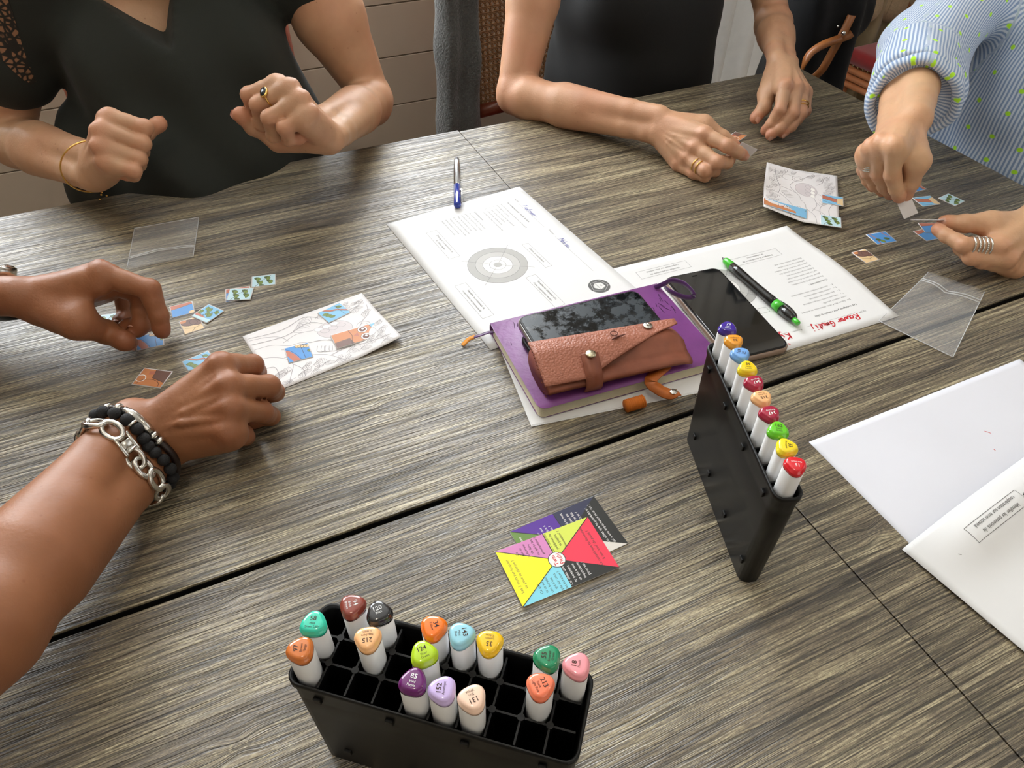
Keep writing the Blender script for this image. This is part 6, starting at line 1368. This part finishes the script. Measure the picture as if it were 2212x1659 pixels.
lathe_pen(q0, q1, [(.105*s_, .0063), (.117*s_, .0063)], mg, gpn, 'ring'); lathe_pen(q0, q1, [(.116*s_, .0062), (.130*s_, .0058), (.139*s_, .0042), (.140*s_, .0036)], mk_, gpn, 'head'); lathe_pen(q0, q1, [(.139*s_, .0033), (.148*s_, .0032), (.1495*s_, .0026)], mg, gpn, 'push_button'); lathe_pen(q0, q1, [(-.006, .0006), (-.003, .0016), (.001, .0036)], mk_, gpn, 'tip')
sd = nrm(np.cross(ax, A3(0, 0, 1))); sd = sd if sd@RT > 0 else -sd; cpp = spl([q0+ax*.104*s_+sd*.0060+A3(0, 0, .001), q0+ax*.118*s_+sd*.0088+A3(0, 0, .001), q0+ax*.132*s_+sd*.0080, q0+ax*.139*s_+sd*.0036]); m = MB(); m.tube(cpp, [(.0022, .0012)]*len(cpp), 8); m.build('clip', mk_, gpn, True)
# ---------------------------------------------------------------- clear zip bags
bagm = bpy.data.materials.new('clear_polythene'); bagm.use_nodes = True; nt = bagm.node_tree; N = nt.nodes; L = nt.links; b = N['Principled BSDF']
b.inputs['Base Color'].default_value = (*lin((226, 228, 232)), 1); b.inputs['Roughness'].default_value = .10; b.inputs['Alpha'].default_value = .13; b.inputs['Specular IOR Level'].default_value = .8
tcn = N.new('ShaderNodeTexCoord'); n1 = N.new('ShaderNodeTexNoise'); n1.inputs['Scale'].default_value = 22; n1.inputs['Detail'].default_value = 3; L.new(tcn.outputs['Object'], n1.inputs['Vector']); bp = N.new('ShaderNodeBump'); bp.inputs['Strength'].default_value = .9; bp.inputs['Distance'].default_value = .004; L.new(n1.outputs[0], bp.inputs['Height']); L.new(bp.outputs[0], b.inputs['Normal'])
bage = mat('clear_polythene_edge', lin((236, 238, 240)), .2, alpha=.55, spec=.8, noise=.02)
def zipbag(c, label, zipf, seed, amp=.004, lift=.001):
    """c: four photo corners, zip end first: zipL, zipR, botR, botL"""
    Q = [P(*q, TZ+lift) for q in c]; t = thing('zip_bag', sum(Q)/4*[1, 1, 0]+A3(0, 0, TZ), label, 'plastic bag', 'small clear zip bags'); n = 22; rs = np.random.RandomState(seed); ph = rs.rand(6)*6
    def pt(a, b, up=1): p = (Q[0]*(1-a)+Q[1]*a)*(1-b)+(Q[3]*(1-a)+Q[2]*a)*b; e = math.sin(math.pi*min(1, max(0, a)))**.5*math.sin(math.pi*min(1, max(0, b*.9+.1)))**.5; h = .0006+amp*e*abs(math.sin(a*5+ph[0]+b*3)*math.cos(b*6+ph[1]+a*2))+amp*.5*(1-b)**3; return p+A3(0, 0, h*up)
    for up, nm in ((1, 'top_film'), (.15, 'bottom_film')):
        V = [pt(i/n, j/n, up) for j in range(n+1) for i in range(n+1)]; F = [(j*(n+1)+i, j*(n+1)+i+1, (j+1)*(n+1)+i+1, (j+1)*(n+1)+i) for j in range(n) for i in range(n)]; mk(nm, V, F, bagm, t, True)
    m = MB()
    for bz in (zipf, zipf+.035): m.tube([pt(i/20, bz+.05*math.sin(i/20*math.pi))+A3(0, 0, .0006) for i in range(21)], .0007, 6)
    m.build('zip_strip', bage, t, True)
    m = MB(); m.tube([pt(a, b) for a, b in [(0, i/12) for i in range(13)]+[(i/12, 1) for i in range(1, 13)]+[(1, 1-i/12) for i in range(1, 13)]], .0005, 6); m.build('seam', bage, t, True)
    return t
zipbag(((2004, 592), (2124, 636), (2058, 772), (1898, 694)), 'crumpled clear zip bag overlapping the upside-down worksheet’s corner', .14, 3, .006)
zipbag(((275, 582), (418, 556), (430, 470), (291, 494)), 'clear zip bag lying flat beyond the watch-wearing hand', .22, 8, .0025)
# ---------------------------------------------------------------- things behind the table
M['knit'] = mat('grey_knitted_wool', lin((92, 94, 92)), .95, noise=.25, nscale=260, bump=1.0, bscale=230, sheen=.5, bdist=.005)
M['sheer'] = mat('white_sheer_curtain', lin((236, 232, 226)), .8, noise=.03, trans=0, alpha=.93, sheen=.3)
M['drape'] = mat('beige_curtain', lin((168, 152, 120)), .85, noise=.06, sheen=.3)
M['coat'] = mat('black_coat_wool', lin((17, 18, 20)), .9, noise=.15, sheen=.05, bump=.4, bscale=600)
def hang(name, x0, x1, y, z0, z1, amp, n, m, label=None, cat=None, th=.003, ph=0, taper=0, yf=None, parent=None, group=None):
    V = []; F = []; nx, nz = n*10, 14
    for s_ in (0, 1):
        for j in range(nz+1):
            for i in range(nx+1):
                t = i/nx; zz = j/nz; x = x0+(x1-x0)*t; a = amp*(.5+.5*(1-zz)); yy = y+a*math.sin(t*n*2*math.pi+ph+.6*math.sin(zz*3+t*9))+(yf(x, z0+(z1-z0)*zz) if yf else 0)+s_*th
                V.append((x+a*.4*math.cos(t*n*2*math.pi), yy, z0+(z1-z0)*zz))
    k = (nx+1)*(nz+1)
    for j in range(nz):
        for i in range(nx): a = j*(nx+1)+i; q = (a, a+1, a+nx+2, a+nx+1); F.append(q); F.append(tuple(v_+k for v_ in q[::-1]))
    bd = [i for i in range(nx+1)]+[j*(nx+1)+nx for j in range(1, nz+1)]+[nz*(nx+1)+i for i in range(nx-1, -1, -1)]+[j*(nx+1) for j in range(nz-1, 0, -1)]
    for i in range(len(bd)): a, b = bd[i], bd[(i+1) % len(bd)]; F.append((b, a, a+k, b+k))
    return mk(name, V, F, m, parent, True, label=label, cat=cat, group=group)
hang('curtain', .98, 1.62, 1.45, .02, 2.3, .028, 7, M['sheer'], 'white sheer floor-length curtain behind the woman in black', 'curtain', group='curtains at the tall window')
hang('curtain', 1.60, 2.5, 1.45, .02, 2.3, .028, 8, M['drape'], 'beige pleated curtain behind the red chair', 'curtain', ph=1, group='curtains at the tall window')
# grey cardigan hung over the left corner of the cane chair's back
cg = [];
def cloth_sdf(name, prims, lo, hi, m, label, cat, res=.006, amp=.006, sc=40, seed=2, folds=None):
    F = Field(lo, hi, res); F.union(prims); Q = F.pts(F.sub(lo, hi)); F.f = F.f[:Q.shape[0], :Q.shape[1], :Q.shape[2]]+wob(Q, amp, sc, seed)+(folds(Q) if folds else 0)
    V, Fc = F.mesh(); V = relax(V, Fc, 2, .5); return mk(name, V, Fc, m, None, True, label=label, cat=cat)
kx0, kx1 = Yp(955, 150, 1.20)[0]-.01, Yp(1040, 150, 1.20)[0]
Rk = None; pc = [('c', (kx0+.035, 1.215, .95), (kx0+.020, 1.20, .42), .030, .036, .03), ('c', (kx0+.075, 1.215, .97), (kx0+.070, 1.20, .40), .032, .034, .03), ('c', (kx0+.03, 1.235, .965), (kx0+.36, 1.26, .965), .028, .028, .03)]
cloth_sdf('cardigan', pc, (kx0-.06, 1.08, .34), (kx0+.46, 1.33, 1.04), M['knit'], 'grey knitted cardigan draped over the corner of the cane chair back', 'cardigan', amp=.005, folds=lambda Q: .006*np.sin(Q[..., 0]*110+np.sin(Q[..., 2]*6)*2))
# dark coat over the chair back beside the red seat
cl_, cr_ = Yp(1735, 60, .95)[0], Yp(1768, 60, .95)[0]; xm = (cl_+cr_)/2
cst = thing('coat_stand', (xm+.02, 1.0, 0), 'black metal coat stand hidden under the black coat', 'coat stand')
m = MB(); m.tube([(xm+.02, 1.0, .02), (xm+.02, 1.0, 1.62)], .012, 12); m.build('pole', M['iron'], cst, True); m = MB(); m.tube([(xm+.02, 1.0, 0), (xm+.02, 1.0, .018)], [.13, .12], 28); m.build('base', M['iron'], cst)
m = MB(); m.tube([(xm+.02, 1.0, 1.60), (xm+.02, .96, 1.63), (xm+.02, .93, 1.60), (xm+.02, .935, 1.56)], .006, 8); m.build('hook', M['iron'], cst, True)
cloth_sdf('coat', [('c', (xm-.10, .965, 1.44), (xm+.14, .965, 1.44), .055, .055, .05), ('c', (xm+.02, .95, 1.50), (xm+.02, .95, 1.56), .04, .03, .03)]+[('c', (cl_+.02+(cr_+.05-cl_)*t, .965, 1.38), (cl_+(cr_+.04-cl_)*t-.02, .955-.03*math.sin(t*7), .20), .045, .072, .05) for t in (0, .25, .5, .75, 1)],
          (cl_-.2, .78, .08), (cr_+.32, 1.14, 1.62), M['coat'], 'black coat hanging beside the red seat', 'coat', res=.008, amp=.010, sc=24, folds=lambda Q: .010*np.sin(Q[..., 0]*60+Q[..., 2]*8))
# linen handbag on the red seat
zs = .478; b0 = P(1915, 62, zs); M['linen'] = mat('natural_linen_canvas', lin((196, 176, 142)), .9, noise=.14, nscale=160, bump=.9, bscale=700, sheen=.2, bdist=.002)
bg = thing('handbag', (b0[0], b0[1], zs-.012), 'natural linen handbag with brown leather straps, on the red velvet seat', 'handbag')
du = nrm((P(1985, 40, zs)-P(1858, 62, zs))*[1, 1, 0]); dv = A3(-du[1], du[0], 0); bc = P(1862, 58, zs)
prm = []
for (a, bq, w_, h_) in ((.03, .03, .05, .22), (.13, .05, .075, .25), (.22, .07, .06, .24)):
    q = bc+du*a+dv*bq; prm.append(('c', q+A3(0, 0, .045), q+A3(0, 0, h_), w_*.85, w_*.75, .03))
F_ = Field(bc-.16, bc+A3(.5, .4, .36), .006); F_.union(prm); sl = F_.sub(bc-.16, bc+A3(.5, .4, .36)); Qq = F_.pts(sl); F_.f[sl] += wob(Qq, .005, 40, 3)
F_.f[sl] = np.maximum(F_.f[sl], (zs-.006-Qq[..., 2]).astype(np.float32)); V, Fc = F_.mesh(); V = relax(V, Fc, 2, .5); mk('pouch', V, Fc, M['linen'], bg, True)
st = MB(); q = bc+du*.075-dv*.012; st.tube([q+A3(0, 0, .02), q+A3(0, 0, .10)-dv*.012, q+A3(0, 0, .2)-dv*.004], .0012, 6); st.build('seam', M['linen'], bg, True)
LT = mat('brown_bridle_leather', lin((158, 96, 48)), .42, noise=.12, nscale=40, coat=.2)
def sp3(L_, n=7): return spl([Yp(px, py, y) for px, py, y in L_], n)
ya = .855; yb = bc[1]+.01
pt = sp3([(1866, -40, ya+.05), (1846, 18, ya+.02), (1822, 70, ya), (1800, 108, ya), (1776, 150, ya), (1752, 172, ya+.01)]); ribbon(pt, .018, RT, LT, bg, 'strap', .0028)
pt = sp3([(1872, -20, ya+.10), (1860, 40, ya+.06), (1840, 72, ya+.01), (1812, 84, ya-.004), (1780, 96, ya-.006), (1752, 114, ya), (1736, 140, ya), (1728, 168, ya+.01)]); ribbon(pt, .017, UP, LT, bg, 'strap', .0028)
pt = sp3([(1940, -30, yb), (1958, 8, yb-.01), (1970, 40, yb-.01)]); ribbon(pt, .022, du, LT, bg, 'tab', .003); pt = sp3([(1958, -30, yb+.02), (1985, 8, yb), (1976, 30, yb)]); ribbon(pt, .022, du, LT, bg, 'tab', .003)
for px, py in ((1822, 72), (1810, 57)): m = MB(); m.ball(Yp(px, py, ya-.008), (.0055 if py > 60 else .0025,)*3, None, 12, 8); m.build('stud', M['silver'], bg, True)
